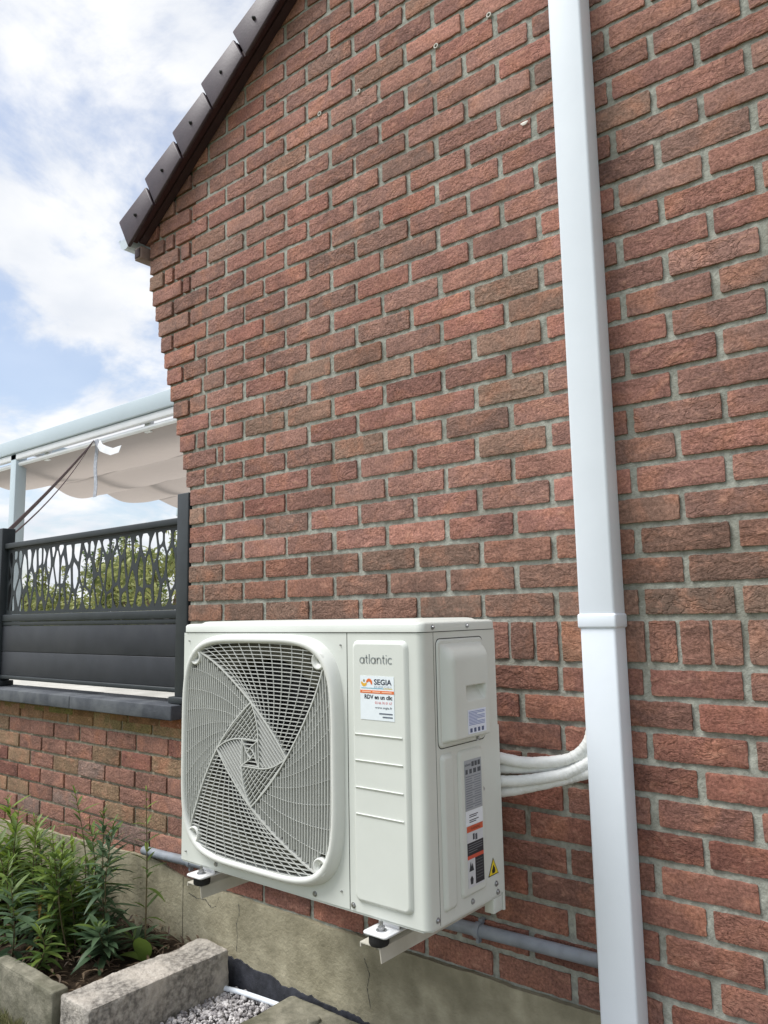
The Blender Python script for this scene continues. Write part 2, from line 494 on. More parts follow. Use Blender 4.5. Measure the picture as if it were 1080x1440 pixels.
# mortar body of the gable: stepped outline with the corbelled corner
out = [(RIGHT, GZ - 0.1), (RIGHT, ZTOP + 1.6)]
out.append((RIGHT, roof_z(RIGHT) + 0.05))
out.append((-2.815, roof_z(-2.815) + 0.05))
prev = None
for k in range(23, 6, -1):
    x = edge_x(k) + 0.006
    zt, zb = k * C_ - 0.012, (k - 1) * C_ - 0.012
    if zt > roof_z(x): zt = roof_z(x) + 0.05
    if zb > roof_z(x): continue
    if prev is None or abs(x - prev) > 1e-6:
        out.append((x, zt))
    out.append((x, zb)); prev = x
out.append((CORNER + 0.006, GZ - 0.1))
out = [out[0]] + out[2:]
clean = []
for p in out:
    if not clean or (abs(p[0] - clean[-1][0]) + abs(p[1] - clean[-1][1])) > 1e-4:
        clean.append(p)
mw = MB(); mw.prism([(x, 0.0135, z) for x, z in clean], (0, 0.215, 0))
gable = mw.build('gable_wall', M['mortar'], house)
mf_ = MB(); NXm, NZm = 190, 240
xa_, xb_, za_, zb_ = CORNER + 0.008, RIGHT - 0.7, -1.0, 2.6
vs = []
for jz in range(NZm + 1):
    for ix in range(NXm + 1):
        x, z = xa_ + (xb_ - xa_) * ix / NXm, za_ + (zb_ - za_) * jz / NZm
        z = min(z, roof_z(x) + 0.04)
        vs.append((x, 0.0062 + 0.0030 * noise.noise(Vector((x * 9, z * 9, 1))) + 0.0028 * noise.noise(Vector((x * 38, z * 38, 5))), z))
mf_.add(vs, [(j * (NXm + 1) + i, j * (NXm + 1) + i + 1, (j + 1) * (NXm + 1) + i + 1, (j + 1) * (NXm + 1) + i) for j in range(NZm) for i in range(NXm)], True)
mf_.build('mortar_joints', M['mortar'], house, fix=False)
sw = MB(); sw.box((CORNER + 0.02, 0.235, GZ - 0.1), (CORNER + 0.24, 7.0, 1.6))
sw.build('side_wall', M['brick_joined'], house)

def brick_data(L, h, rnd, nx, nz, rough=1.0):
    """verts/faces of one brick; front towards -Y with rounded, uneven edges and folded face"""
    sx, sz = rnd.uniform(0, 99), rnd.uniform(0, 99)
    vs, fs = [], []
    def out_off(u, w):           # uneven outline
        return (noise.noise(Vector((sx, w * h * 40, 0))) * 0.0022, noise.noise(Vector((u * L * 26, sz + (5 if w > 0 else 0), 3))) * 0.0022 + noise.noise(Vector((u * L * 90, sz + (5 if w > 0 else 0), 8))) * 0.0012)
    tilt = rnd.uniform(-0.0012, 0.0012); r = rnd.uniform(0.0012, 0.0045)
    us = [-1 + 2 * i / nx for i in range(nx + 1)]
    ws = [-1 + 2 * j / nz for j in range(nz + 1)]
    if nx >= 6:
        us[1] = -1 + 0.0045 * 2 / L; us[-2] = -us[1]
    if nz >= 4:
        ws[1] = -1 + 0.0045 * 2 / h; ws[-2] = -ws[1]
    for j, w in enumerate(ws):
        for i, u in enumerate(us):
            x, z = u * L / 2, w * h / 2
            ox, oz = out_off(u, w)
            x += ox * abs(u) * (1 if u > 0 else -1); z += oz * abs(w) * (1 if w > 0 else -1)
            # rounded corner in elevation
            dx, dz = L / 2 - abs(u * L / 2), h / 2 - abs(w * h / 2)
            if dx < r and dz < r:
                ex, ez = r - dx, r - dz
                d = sqrt(ex * ex + ez * ez)
                if d > r:
                    x -= (1 if u > 0 else -1) * ex * (1 - r / d); z -= (1 if w > 0 else -1) * ez * (1 - r / d)
            edge = min(dx, dz)
            y = 0.0010 * max(0, 1 - edge / 0.003) ** 2
            q = Vector((x * 34 + sx, z * 70 + x * 14 * tilt * 300, sz))
            y += rough * (0.0022 * (abs(noise.noise(q)) - 0.25) + 0.0011 * noise.noise(q * 2.6) + 0.0012 * noise.noise(Vector((x * 9 + sx, z * 12, sz))))
            y += tilt * u
            vs.append((x, y, z))
    W = nx + 1
    for j in range(nz):
        for i in range(nx):
            fs.append((j * W + i, j * W + i + 1, (j + 1) * W + i + 1, (j + 1) * W + i))
    ring = [i for i in range(W)] + [j * W + nx for j in range(1, nz + 1)] + [nz * W + i for i in range(nx - 1, -1, -1)] + [j * W for j in range(nz - 1, 0, -1)]
    base = len(vs)
    n = len(ring)
    for i in ring:
        vs.append(vs[i])
    for i in ring:
        vs.append((vs[i][0] * 0.995, 0.03, vs[i][2] * 0.99))
    for a in range(n):
        fs.append((base + a, base + n + a, base + n + (a + 1) % n, base + (a + 1) % n))
    return vs, fs

def mesh_of(name, data, mat):
    me = bpy.data.meshes.new(name)
    me.from_pydata(data[0], [], data[1])
    me.polygons.foreach_set('use_smooth', [True] * len(me.polygons))
    me.materials.append(mat)
    return me

def cut_roof(data, cx, cz):
    """clip brick (local coordinates, centre cx,cz) below the verge line"""
    bm = bmesh.new()
    vv = [bm.verts.new((p[0] + cx, p[1], p[2] + cz)) for p in data[0]]
    for f in data[1]:
        try: bm.faces.new([vv[i] for i in f])
        except ValueError: pass
    nrm = Vector((-0.69, 0, 1)).normalized()
    bmesh.ops.bisect_plane(bm, geom=bm.verts[:] + bm.edges[:] + bm.faces[:], plane_co=Vector((-2.791, 0, ZR + 0.015)), plane_no=nrm, clear_outer=True)
    bm.verts.index_update()
    v = [tuple((a.co.x - cx, a.co.y, a.co.z - cz)) for a in bm.verts]
    f = [tuple(x.index for x in fc.verts) for fc in bm.faces]
    bm.free()
    return v, f

rb = random.Random(5)
def tint(zone):
    r = rb.random()
    if zone == 'brown':
        base = (138, 108, 94) if r < 0.6 else ((147, 108, 93) if r < 0.85 else (133, 109, 95))
    elif zone == 'rowlock':
        base = (146, 109, 95) if r < 0.7 else (158, 119, 98)
    elif zone == 'low':
        base = (150, 103, 89) if r < 0.72 else ((143, 103, 91) if r < 0.985 else (150, 116, 90))
    else:
        base = (159, 117, 105) if r < 0.5 else ((167, 119, 105) if r < 0.76 else ((150, 114, 102) if r < 0.95 else (154, 121, 105)))
    j = rb.uniform(0.91, 1.07)
    g = rb.uniform(0.97, 1.04)
    return srgb(min(255, base[0] * j), min(255, base[1] * j * g), min(255, base[2] * j * g))

bricks = []                     # (x0, x1, z0, z1, zone, row)
def course(z0, z1, xs, zone):
    for a, b in xs:
        if b - a > 0.012:
            bricks.append((a, b, z0, z1, zone))
JT = 0.0185
def bonded(xe, half, first_full):
    """spans of bricks from corner xe: edge brick, closer, then the running bond"""
    joints = []
    j = X0 + (P_ / 2 if half else 0) - 3 * P_
    while j < RIGHT + P_:
        joints.append(j); j += P_
    spans = []
    e = xe + (0.2 if first_full else 0.093)
    nxt = [q for q in joints if q > e - 0.03]
    if nxt[0] - e < 0.036:
        spans.append((xe, nxt[0] - JT / 2)); first = 0
    else:
        spans.append((xe, e)); spans.append((e + JT, nxt[0] - JT / 2)); first = 0
    for a, b in zip(nxt[first:], nxt[first + 1:]):
        d = rb.uniform(-0.0025, 0.0025)
        spans.append((a + JT / 2 + d, b - JT / 2 + rb.uniform(-0.0025, 0.0025)))
    return spans
for k in range(1, 38):
    half = (k % 2 == 0)
    z0 = (k - 1) * C_ + rb.uniform(-0.001, 0.001)
    xe = edge_x(k)
    if z0 + BH > roof_z(xe):
        xe = (z0 - ZR) / 0.69 - 2.791 + 0.01          # starts under the verge
        xs = []
        j = X0 + (P_ / 2 if half else 0) - 3 * P_
        while j < RIGHT:
            a, b = j + JT / 2, j + P_ - JT / 2
            if b > xe: xs.append((a, b))
            j += P_
    else:
        xs = bonded(xe, half, not half)
    course(z0, z0 + BH, xs, 'brown' if k <= 3 else 'mid')
j = X0 + P_ * 0.03
while j > CORNER: j -= P_ / 3
while j < RIGHT:                                        # rowlock course
    a, b = max(CORNER, j + 0.0065 + rb.uniform(-0.003, 0.003)), j + P_ / 3 - 0.0065 + rb.uniform(-0.003, 0.003)
    course(-0.1145 + rb.uniform(-0.002, 0.002), -0.0155, [(a, b)], 'rowlock')
    j += P_ / 3
for mm in range(1, 12):
    z0 = -0.1155 - mm * C_ + rb.uniform(-0.001, 0.001)
    course(z0, z0 + BH, bonded(CORNER, mm % 2 == 0, mm % 2 == 1), 'low')

def seen(a, b, z0, z1):
    x, z = (a + b) / 2, (z0 + z1) / 2
    u, v, d = project((x, 0, z))
    if not (-20 < u < 1100 and -25 < v < 1460) or d <= 0: return 0
    if z > roof_z(x) - 0.0: return 0.001
    if -0.845 < a and b < -0.765: return 0
    if 275 < u < 680 and 895 < v < 1200 + (u - 260) * 0.27: return 0     # behind the unit
    u0, v0, _ = project((a, 0, z0)); u1, v1, _ = project((b, 0, z1))
    return abs(u1 - u0) * (z1 - z0) / d
ranked = sorted(bricks, key=lambda q: -seen(q[0], q[1], q[2], q[3]))
single, rest = ranked[:300], ranked[300:]
variants = {}
def variant(L, h):
    if abs(L - 0.2075) < 0.008 and abs(h - BH) < 0.002: key, dims, cnt = 's', (0.2075, BH), 26
    elif abs(L - 0.0625) < 0.009 and h > 0.09: key, dims, cnt = 'r', (0.0625, 0.099), 10
    else: return None, None
    lst = variants.setdefault(key, [])
    if len(lst) < cnt:
        nx, nz = (24, 8) if key == 's' else (8, 12)
        lst.append(mesh_of('brick', brick_data(dims[0], dims[1], rb, nx, nz), M['brick']))
        return lst[-1], dims
    return lst[rb.randrange(cnt)], dims
def brick_object(q, parent, mats=None):
    a, b, z0, z1, zone = q
    cx, cz, L, h = (a + b) / 2, (z0 + z1) / 2, b - a, z1 - z0
    crossing = z1 > roof_z(a) + 0.01
    me, dims = (None, None) if crossing else variant(L, h)
    sc = (1, 1, 1)
    if me is None:
        d = brick_data(L, h, rb, max(3, int(L / 0.009)), 8)
        if crossing:
            d = cut_roof(d, cx, cz)
            if not d[1]: return None
        me = mesh_of('brick', d, M['brick'])
    else:
        sc = (L / dims[0], 1, h / dims[1])
    o = link('brick', me, parent)
    o.location = (cx, rb.uniform(-0.0012, 0.0012), cz)
    o.scale = sc
    o.color = tint(zone)
    return o
for q in single:
    brick_object(q, gable)
# remaining bricks of the gable, joined
jm = MB(); jt = []
for q in rest:
    a, b, z0, z1, zone = q
    L, h = b - a, z1 - z0
    s = seen(a, b, z0, z1)
    d = brick_data(L, h, rb, max(3, int(L / (0.009 if s else 0.03))), 8 if s else 4)
    cx, cz = (a + b) / 2, (z0 + z1) / 2
    if z1 > roof_z(a) + 0.01:
        d = cut_roof(d, cx, cz)
        if not d[1]: continue
    jm.add([(p[0] + cx, p[1], p[2] + cz) for p in d[0]], d[1], True)
    t = tint(zone); jt += [t] * len(d[0])
jo = jm.build('brick_remainder', M['brick_joined'], gable, fix=False)
att = jo.data.attributes.new('tint', 'FLOAT_COLOR', 'POINT')
for i, t in enumerate(jt): att.data[i].color = t
tag(jo, kind='stuff')

# plinth of cement render with a wavering top edge, bitumen coat at its foot
pm = MB()
tops = []
x = CORNER - 2.6
def plinth_top(x):
    base = -0.9475 if x > -2.45 else (-0.905 - 0.03 * max(0, (-2.7 - x)) if x < -2.7 else -0.905 - 0.0425 * (x + 2.7) / 0.25)
    return base + 0.006 * noise.noise(Vector((x * 7, 0, 0))) + 0.003 * noise.noise(Vector((x * 31, 2, 0)))
def strip(name, parent, xa, xb, ztop, zbot, yf, yb, mat, step=0.02):
    m = MB()
    n = int((xb - xa) / step)
    for i in range(n):
        x, x2 = xa + (xb - xa) * i / n, xa + (xb - xa) * (i + 1) / n
        t1, t2 = ztop(x), ztop(x2)
        b1, b2 = zbot(x), zbot(x2)
        m.add([(x, yf, b1), (x2, yf, b2), (x2, yf, t2), (x, yf, t1)], [(0, 1, 2, 3)])
        m.add([(x, yf, t1), (x2, yf, t2), (x2, yb, t2), (x, yb, t1)], [(0, 1, 2, 3)])
    return m.build(name, mat, parent, fix=False)
strip('plinth', house, -2.50, RIGHT, plinth_top, lambda x: GZ - 0.1, -0.010, 0.01, M['render'])
for pts in ([(-2.19, -0.965), (-2.185, -1.0), (-2.20, -1.03), (-2.195, -1.07), (-2.20, -1.13)], [(-2.47, -0.985), (-2.42, -0.995), (-2.37, -0.99), (-2.335, -1.01), (-2.31, -1.0), (-2.295, -0.965)], [(-1.62, -1.0), (-1.60, -1.04), (-1.61, -1.08), (-1.595, -1.14)]):
    m = MB(); vs = []
    pp = []
    for (xa, za), (xb, zb) in zip(pts, pts[1:]):
        for q in range(8):
            pp.append((xa + (xb - xa) * q / 8 + 0.0035 * noise.noise(Vector((xa * 50 + q * .7, za * 40, 0))), za + (zb - za) * q / 8 + 0.0035 * noise.noise(Vector((za * 50 + q * .7, xa * 40, 2)))))
    for q, (x, z) in enumerate(pp):
        w = 0.0009 * (0.5 + random.random())
        vs += [(x - w, -0.0106, z - w), (x + w, -0.0106, z + w)]
    m.add(vs, [(2 * q, 2 * q + 1, 2 * q + 3, 2 * q + 2) for q in range(len(pp) - 1)])
    m.build('crack', M['seam'], house, fix=False)
def bit_top(x):
    return -1.142 - 0.03 * max(0, min(1, (x + 2.3) / 0.5)) + 0.016 * noise.noise(Vector((x * 14, 5, 0))) + 0.008 * noise.noise(Vector((x * 60, 7, 0)))
strip('bitumen_strip', house, -2.44, RIGHT, bit_top, lambda x: GZ - 0.05, -0.0145, -0.006, M['bitumen'], 0.008)

# roof: verge tiles along the gable, board under them, gutter end
roof_m = MB()
bl0 = Vector((-2.867, 0, 1.622))
roof_m.prism([(-2.96, -0.02, 1.735), (1.2, -0.02, 1.735 + 4.16 * 0.685), (1.2, -0.02, 1.70 + 4.16 * 0.685), (-2.96, -0.02, 1.70)], (0, 7.2, 0))
roof = roof_m.build('roof', M['tile'], house)
fl = [(0, 0), (0.181, 0.131), (0.125, 0.232), (-0.078, 0.140)]
tm = MB()
tm.prism([(a, -0.076, c) for a, c in fl], (0, 0.016, 0))
tm.prism([(-0.078, -0.0595, 0.140), (0.125, -0.0595, 0.232), (0.122, -0.0595, 0.216), (-0.070, -0.0595, 0.126)], (0, 0.36, 0))
tile_me = None
for i in range(9):
    p = Vector((-2.867 + 0.191 * i, 0, 1.620 + 0.1305 * i))
    if tile_me is None:
        o = tm.build('verge_tile', M['tile'], roof, 0.006, 2)
        tile_me = o.data
    else:
        o = link('verge_tile', tile_me, roof)
    o.location = p + Vector((random.uniform(-.002, .002), random.uniform(-.004, .002), random.uniform(-.002, .002)))
    s = MB()
    c = p + Vector((0.055, -0.0765, 0.125))
    s.tube([c, c + Vector((0, -0.006, 0))], [0.0085, 0.006], 10)
    s.tube([c + Vector((0, -0.006, 0)), c + Vector((0, -0.010, 0))], 0.004, 8)
    s.build('screw', M['dark_in'], roof)
bm_ = MB()
bm_.prism([(-2.845, -0.034, roof_z(-2.845)), (1.1, -0.034, roof_z(1.1)), (1.1, -0.034, roof_z(1.1) + 0.07), (-2.875, -0.034, roof_z(-2.875) + 0.07)], (0, 0.032, 0))
bm_.build('verge_board', M['maroon'], roof)
bm_ = MB()
bm_.prism([(-2.860, -0.058, roof_z(-2.86) + 0.012), (1.1, -0.058, roof_z(1.1) + 0.012), (1.1, -0.058, roof_z(1.1) + 0.05), (-2.885, -0.058, roof_z(-2.885) + 0.05)], (0, 0.0235, 0))
bm_.build('tile_lip', flat(66, 40, 42), roof)
box('soffit_end', M['brownbox'], roof, (-2.885, -0.03, 1.575), (-2.836, 0.4, 1.632), 0.004)
box('soffit_panel', M['maroon'], roof, (-2.879, -0.034, 1.583), (-2.842, -0.0305, 1.622), 0.001)
gm = MB()
pts = [(-2.965 + 0.042 * cos(a), 1.705 + 0.050 * sin(a)) for a in [pi + pi * i / 10 for i in range(11)]]
gm.prism([(a, -0.03, c) for a, c in pts], (0, 6.0, 0))
gm.tube([(-3.010, -0.03, 1.706), (-3.010, 6.0, 1.706)], 0.007, 8)
gm.build('gutter', M['zinc'], roof)

# ------------------------------------------------------------------ low garden wall with coping
lowwall = thing('garden_wall', 'low weathered yellow and red brick wall under grey stone coping', 'wall', (-3.4, 0.1, GZ))
lw = MB(); lw.box((-5.4, 0.0085, GZ - 0.1), (CORNER + 0.004, 0.105, -0.372))
core = lw.build('wall_core', M['old_mortar'], lowwall)
rl = random.Random(21)
def tint_low():
    r = rl.random()
    base = (154, 114, 100) if r < 0.55 else ((152, 125, 100) if r < 0.78 else ((146, 100, 88) if r < 0.9 else (144, 120, 110)))
    j = rl.uniform(0.9, 1.08)
    return srgb(base[0] * j, base[1] * j, base[2] * j)
low_var = [mesh_of('brick', brick_data(0.205, 0.060, rl, 20, 7, 0.55), M['brick']) for _ in range(12)]
for row in range(9):
    zb = -0.445 - row * 0.0715 + (0.0 if row else 0.0)
    if zb < -0.985: break
    off = (row % 2) * 0.109
    x = -2.515 + 0.109 * (row % 2) - 0.218 * 14
    while x < CORNER - 0.002:
        a, b = x + 0.0065, min(x + 0.218 - 0.0065, CORNER)
        x += 0.218
        if b - a < 0.03 or b < -5.3: continue
        o = link('brick', low_var[rl.randrange(12)], core)
        o.location = ((a + b) / 2, rl.uniform(-0.003, 0.003), zb + 0.030)
        o.scale = ((b - a) / 0.205, 1, 1)
        o.rotation_euler = (0, rl.uniform(-0.008, 0.008), 0)
        o.color = tint_low() if row else srgb(154 + rl.uniform(-14, 8), 128 + rl.uniform(-14, 8), 88)
# top half course tucked under the coping is row 0's neighbour
x = -2.515 - 0.218 * 14 + 0.05
while x < CORNER - 0.03:
    a, b = x + 0.0065, min(x + 0.2115, CORNER)
    x += 0.218
    if b - a < 0.03 or b < -5.3: continue
    o = link('brick', low_var[rl.randrange(12)], core)
    o.location = ((a + b) / 2, rl.uniform(-0.002, 0.003), -0.3735 - 0.010 + 0.0)
    o.scale = ((b - a) / 0.205, 1, 0.85)
    o.color = srgb(142 + rl.uniform(-14, 8), 112 + rl.uniform(-14, 12), 70)
strip('plinth', lowwall, -5.4, -2.502, plinth_top, lambda x: GZ - 0.1, -0.011, 0.01, M['render'])
for i, (xa, xb) in enumerate(((-3.262, -2.526), (-3.99, -3.265), (-4.72, -3.993), (-5.4, -4.723))):
    box('coping_slab', M['bluestone'], lowwall, (xa, -0.06 + random.uniform(-.002, .002), -0.3715), (xb, 0.115, -0.316 + random.uniform(-.001, .001)), 0.004)

# ------------------------------------------------------------------ anthracite fence on the coping
fence = thing('fence_panel', 'anthracite fence panel with cut-out branch pattern above plain boards on the coping', 'fence', (-3.3, 0.03, -0.315))
FX0, FX1 = -4.085, -2.583
box('post', M['anth'], fence, (-2.583, -0.004, -0.290), (-2.511, 0.066, 0.505), 0.004)
box('post', M['anth'], fence, (-4.155, -0.004, -0.290), (-4.085, 0.066, 0.495), 0.004)
for xa, xb in ((-2.60, -2.50), (-4.17, -4.07)):
    box('post_base', M['anth'], fence, (xa, -0.02, -0.314), (xb, 0.08, -0.289), 0.003)
box('top_rail', M['anth'], fence, (FX0, 0.010, 0.384), (FX1, 0.054, 0.413), 0.004)
box('middle_rail', M['anth'], fence, (FX0, 0.012, 0.010), (FX1, 0.052, 0.045), 0.003)
box('middle_rail', M['anth'], fence, (FX0, 0.016, -0.0105), (FX1, 0.048, 0.0095), 0.002)
box('board', M['anth_board'], fence, (FX0, 0.018, -0.140), (FX1, 0.046, -0.0115), 0.002)
box('board', M['anth_board'], fence, (FX0, 0.018, -0.258), (FX1, 0.046, -0.1415), 0.002)
box('bottom_rail', M['anth'], fence, (FX0, 0.012, -0.277), (FX1, 0.052, -0.2585), 0.003)

def clip_poly(poly, mx, mz, nx, nz):
    res = []
    for i in range(len(poly)):
        a, b = poly[i], poly[(i + 1) % len(poly)]
        da = (a[0] - mx) * nx + (a[1] - mz) * nz
        db = (b[0] - mx) * nx + (b[1] - mz) * nz
        if da <= 0: res.append(a)
        if (da < 0 < db) or (db < 0 < da):
            t = da / (da - db)
            res.append((a[0] + (b[0] - a[0]) * t, a[1] + (b[1] - a[1]) * t))
    return res
rf_ = random.Random(8)
PX0, PX1, PZ0, PZ1 = FX0, FX1, 0.046, 0.383
SX = 2.7                                   # cells are stretched upwards
seeds = []
tries = 0
while len(seeds) < 95 and tries < 60000:
    tries += 1
    p = (rf_.uniform(PX0 * SX, PX1 * SX), rf_.uniform(PZ0, PZ1))
    if all((p[0] - q[0]) ** 2 + (p[1] - q[1]) ** 2 > 0.128 ** 2 for q in seeds):
        seeds.append(p)
cu = bpy.data.curves.new('cutout', 'CURVE')
cu.dimensions = '2D'; cu.fill_mode = 'BOTH'; cu.extrude = 0.0012
def spline(pts):
    s = cu.splines.new('POLY')
    s.points.add(len(pts) - 1)
    for q, p in zip(s.points, pts): q.co = (p[0], p[1], 0, 1)
    s.use_cyclic_u = True
spline([(PX0, PZ0), (PX1, PZ0), (PX1, PZ1), (PX0, PZ1)])
for i, s in enumerate(seeds):
    poly = [(PX0 * SX + .03, PZ0 + .008), (PX1 * SX - .03, PZ0 + .008), (PX1 * SX - .03, PZ1 - .008), (PX0 * SX + .03, PZ1 - .008)]
    for jx, q in enumerate(seeds):
        if jx != i and abs(q[0] - s[0]) < 0.5 and abs(q[1] - s[1]) < 0.5:
            poly = clip_poly(poly, (s[0] + q[0]) / 2, (s[1] + q[1]) / 2, q[0] - s[0], q[1] - s[1])
            if len(poly) < 3: break
    if len(poly) < 3: continue
    poly = [(a / SX, b) for a, b in poly]
    cx, cz = sum(p[0] for p in poly) / len(poly), sum(p[1] for p in poly) / len(poly)
    hw = (max(p[0] for p in poly) - min(p[0] for p in poly)) / 2
    hz = (max(p[1] for p in poly) - min(p[1] for p in poly)) / 2
    lean = rf_.uniform(-0.22, 0.22) + 0.10 * noise.noise(Vector((cx * 5, 3, 1)))
    bow = rf_.uniform(-0.3, 0.3) * hw
    lens = []
    for sgn in (1, -1):
        for q in range(13):
            t = -1 + 2 * q / 12
            t = t if sgn > 0 else -t
            lens.append((cx + sgn * hw * 1.02 * (1 - abs(t) ** 1.9) + lean * t * hz + bow * (1 - t * t), cz + t * hz * 1.05))
    lens = [p for i3, p in enumerate(lens) if i3 not in (12, 25)]
    gap = rf_.choice((0.0052, 0.0068, 0.0100))
    ccw = sum(poly[q][0] * poly[(q + 1) % len(poly)][1] - poly[(q + 1) % len(poly)][0] * poly[q][1] for q in range(len(poly))) > 0
    for q in range(len(poly)):
        (x1, y1), (x2, y2) = poly[q], poly[(q + 1) % len(poly)]
        ln = sqrt((x2 - x1) ** 2 + (y2 - y1) ** 2)
        if ln < 1e-6: continue
        nx, nz = (y2 - y1) / ln, -(x2 - x1) / ln
        if not ccw: nx, nz = -nx, -nz
        lens = clip_poly(lens, x1 - nx * gap, y1 - nz * gap, nx, nz)
        if len(lens) < 3: break
    if len(lens) < 3: continue
    poly = lens
    for _ in range(1):
        poly = [(poly[i2][0] * f + poly[(i2 + 1) % len(poly)][0] * (1 - f), poly[i2][1] * f + poly[(i2 + 1) % len(poly)][1] * (1 - f)) for i2 in range(len(poly)) for f in (0.75, 0.25)]
    if min(p[0] for p in poly) < PX0 + 0.004 or max(p[0] for p in poly) > PX1 - 0.004: continue
    spline(poly)
co = bpy.data.objects.new('cutout', cu)
COL.objects.link(co)
bpy.context.view_layer.update()
me = bpy.data.meshes.new_from_object(co.evaluated_get(bpy.context.evaluated_depsgraph_get()))
bpy.data.objects.remove(co)
for v in me.vertices:
    v.co = Vector((v.co.x, 0.030 + v.co.z, v.co.y))
me.materials.clear(); me.materials.append(M['anth'])
me.name = 'cutout_panel'
link('cutout_panel', me, fence)

# ------------------------------------------------------------------ pergola and awning behind the fence
perg = thing('pergola', 'pale grey aluminium pergola frame behind the fence', 'pergola', (-8.2, 2.06, -0.45))
box('post', M['alu'], perg, (-8.36, 2.0, -0.45), (-8.24, 2.12, 1.80), 0.006)
box('post', M['alu'], perg, (-8.36, 6.4, -0.45), (-8.24, 6.52, 1.80), 0.006)
box('beam', M['alu'], perg, (-11.5, 1.98, 1.805), (-3.2, 2.10, 1.955), 0.006)
box('beam', M['alu'], perg, (-11.5, 6.4, 1.80), (-3.2, 6.52, 1.965), 0.006)
box('rail', M['alu_white'], perg, (-11.5, 2.0, 1.735), (-3.2, 2.05, 1.797), 0.004)
for x in (-7.75, -5.95):
    box('hanger', M['alu_white'], perg, (x, 2.06, 1.66), (x + 0.09, 2.10, 1.80), 0.003)
box('beam', M['alu'], perg, (-8.36, 2.12, 1.82), (-8.24, 6.4, 1.95), 0.006)

aw = thing('awning', 'taupe fabric awning sagging in scallops under the pale pergola beam', 'awning', (-6.5, 2.1, 1.66))
am = MB()
NX, NY = 50, 90
cus = [2.06, 2.9, 3.65, 4.48, 5.4, 6.4]
vs = []
for jy in range(NY + 1):
    y = 2.06 + (6.4 - 2.06) * jy / NY
    for c0, c1 in zip(cus, cus[1:]):
        if c0 <= y <= c1 + 1e-6:
            t = (y - c0) / (c1 - c0); sag = 0.13 * 4 * t * (1 - t)
    for ix in range(NX + 1):
        x = -9.25 + 6.0 * ix / NX
        wob = 0.03 * noise.noise(Vector((x * 0.9, y * 1.1, 0))) + 0.008 * noise.noise(Vector((x * 5, y * 3, 1)))
        ed = 0.10 * noise.noise(Vector((y * 2.2, 0, 4))) * max(0, 1 - ix / 6)
        vs.append((x + ed, y, 1.675 - sag * (0.75 + 0.35 * noise.noise(Vector((x * 0.5, y, 9)))) + wob * min(1, jy / 6)))
fs = [(j * (NX + 1) + i, j * (NX + 1) + i + 1, (j + 1) * (NX + 1) + i + 1, (j + 1) * (NX + 1) + i) for j in range(NY) for i in range(NX)]
am.add(vs, fs, True)
cl = am.build('cloth', M['cloth'], aw, fix=False)
tm2 = MB(); tm2.tube([(-9.3, 2.045, 1.690), (-3.2, 2.045, 1.690)], 0.022, 10)
tm2.build('front_tube', M['alu_white'], aw)
for y in cus[1:-1]:
    t2 = MB(); t2.tube([(-9.25, y, 1.687), (-3.2, y, 1.687)], 0.011, 8)
    t2.build('batten', M['alu_white'], aw)

def ribbon(name, mat, pts, w, wdir, label, cat, t=0.002):
    m = MB(); wdir = Vector(wdir).normalized() * w / 2
    pts = [Vector(p) for p in pts]
    vs = []
    for i, p in enumerate(pts):
        d = (pts[min(i + 1, len(pts) - 1)] - pts[max(0, i - 1)]).normalized()
        nn = d.cross(wdir).normalized() * t
        vs += [p - wdir - nn, p + wdir - nn, p + wdir + nn, p - wdir + nn]
    fs = []
    for i in range(len(pts) - 1):
        a, b = i * 4, i * 4 + 4
        for k in range(4):
            fs.append((a + k, a + (k + 1) % 4, b + (k + 1) % 4, b + k))
    fs += [(3, 2, 1, 0), tuple(len(vs) - 4 + k for k in range(4))]
    m.add(vs, fs)
    return tag(m.build(name, mat), label, cat)
def lerp(a, b, n, sag=0):
    a, b = Vector(a), Vector(b)
    return [a.lerp(b, i / n) - Vector((0, 0, sag * 4 * (i / n) * (1 - i / n))) for i in range(n + 1)]
ribbon('tie_strap', M['strap'], lerp((-6.74, 2.02, 1.69), (-4.115, 0.0, 0.44), 10, 0.02), 0.055, (0.2, 0.25, 0.8), 'wide dark tie-down strap from the awning tube to the fence post', 'strap')
ribbon('tie_strap', M['strap'], lerp((-6.73, 2.0, 1.67), (-4.12, -0.008, 0.40), 10, 0.075), 0.016, (0.2, 0.25, 0.8), 'narrow slack end of the dark strap running to the fence post', 'strap')
ribbon('loose_strap', M['strap_pale'], [(-6.64 + 0.01 * sin(i), 2.0, 1.70 - 0.055 * i) for i in range(11)], 0.055, (1, 0, 0), 'pale grey strap hanging straight down from the awning tube', 'strap')
ribbon('torn_cloth', M['alu_white'], [(-6.60, 2.0, 1.66), (-6.52, 1.98, 1.60), (-6.44, 1.97, 1.57), (-6.34, 1.98, 1.535), (-6.22, 1.99, 1.545)], 0.07, (0.25, 0.2, 0.9), 'small torn white flap of cloth beside the hanging pale strap', 'cloth')

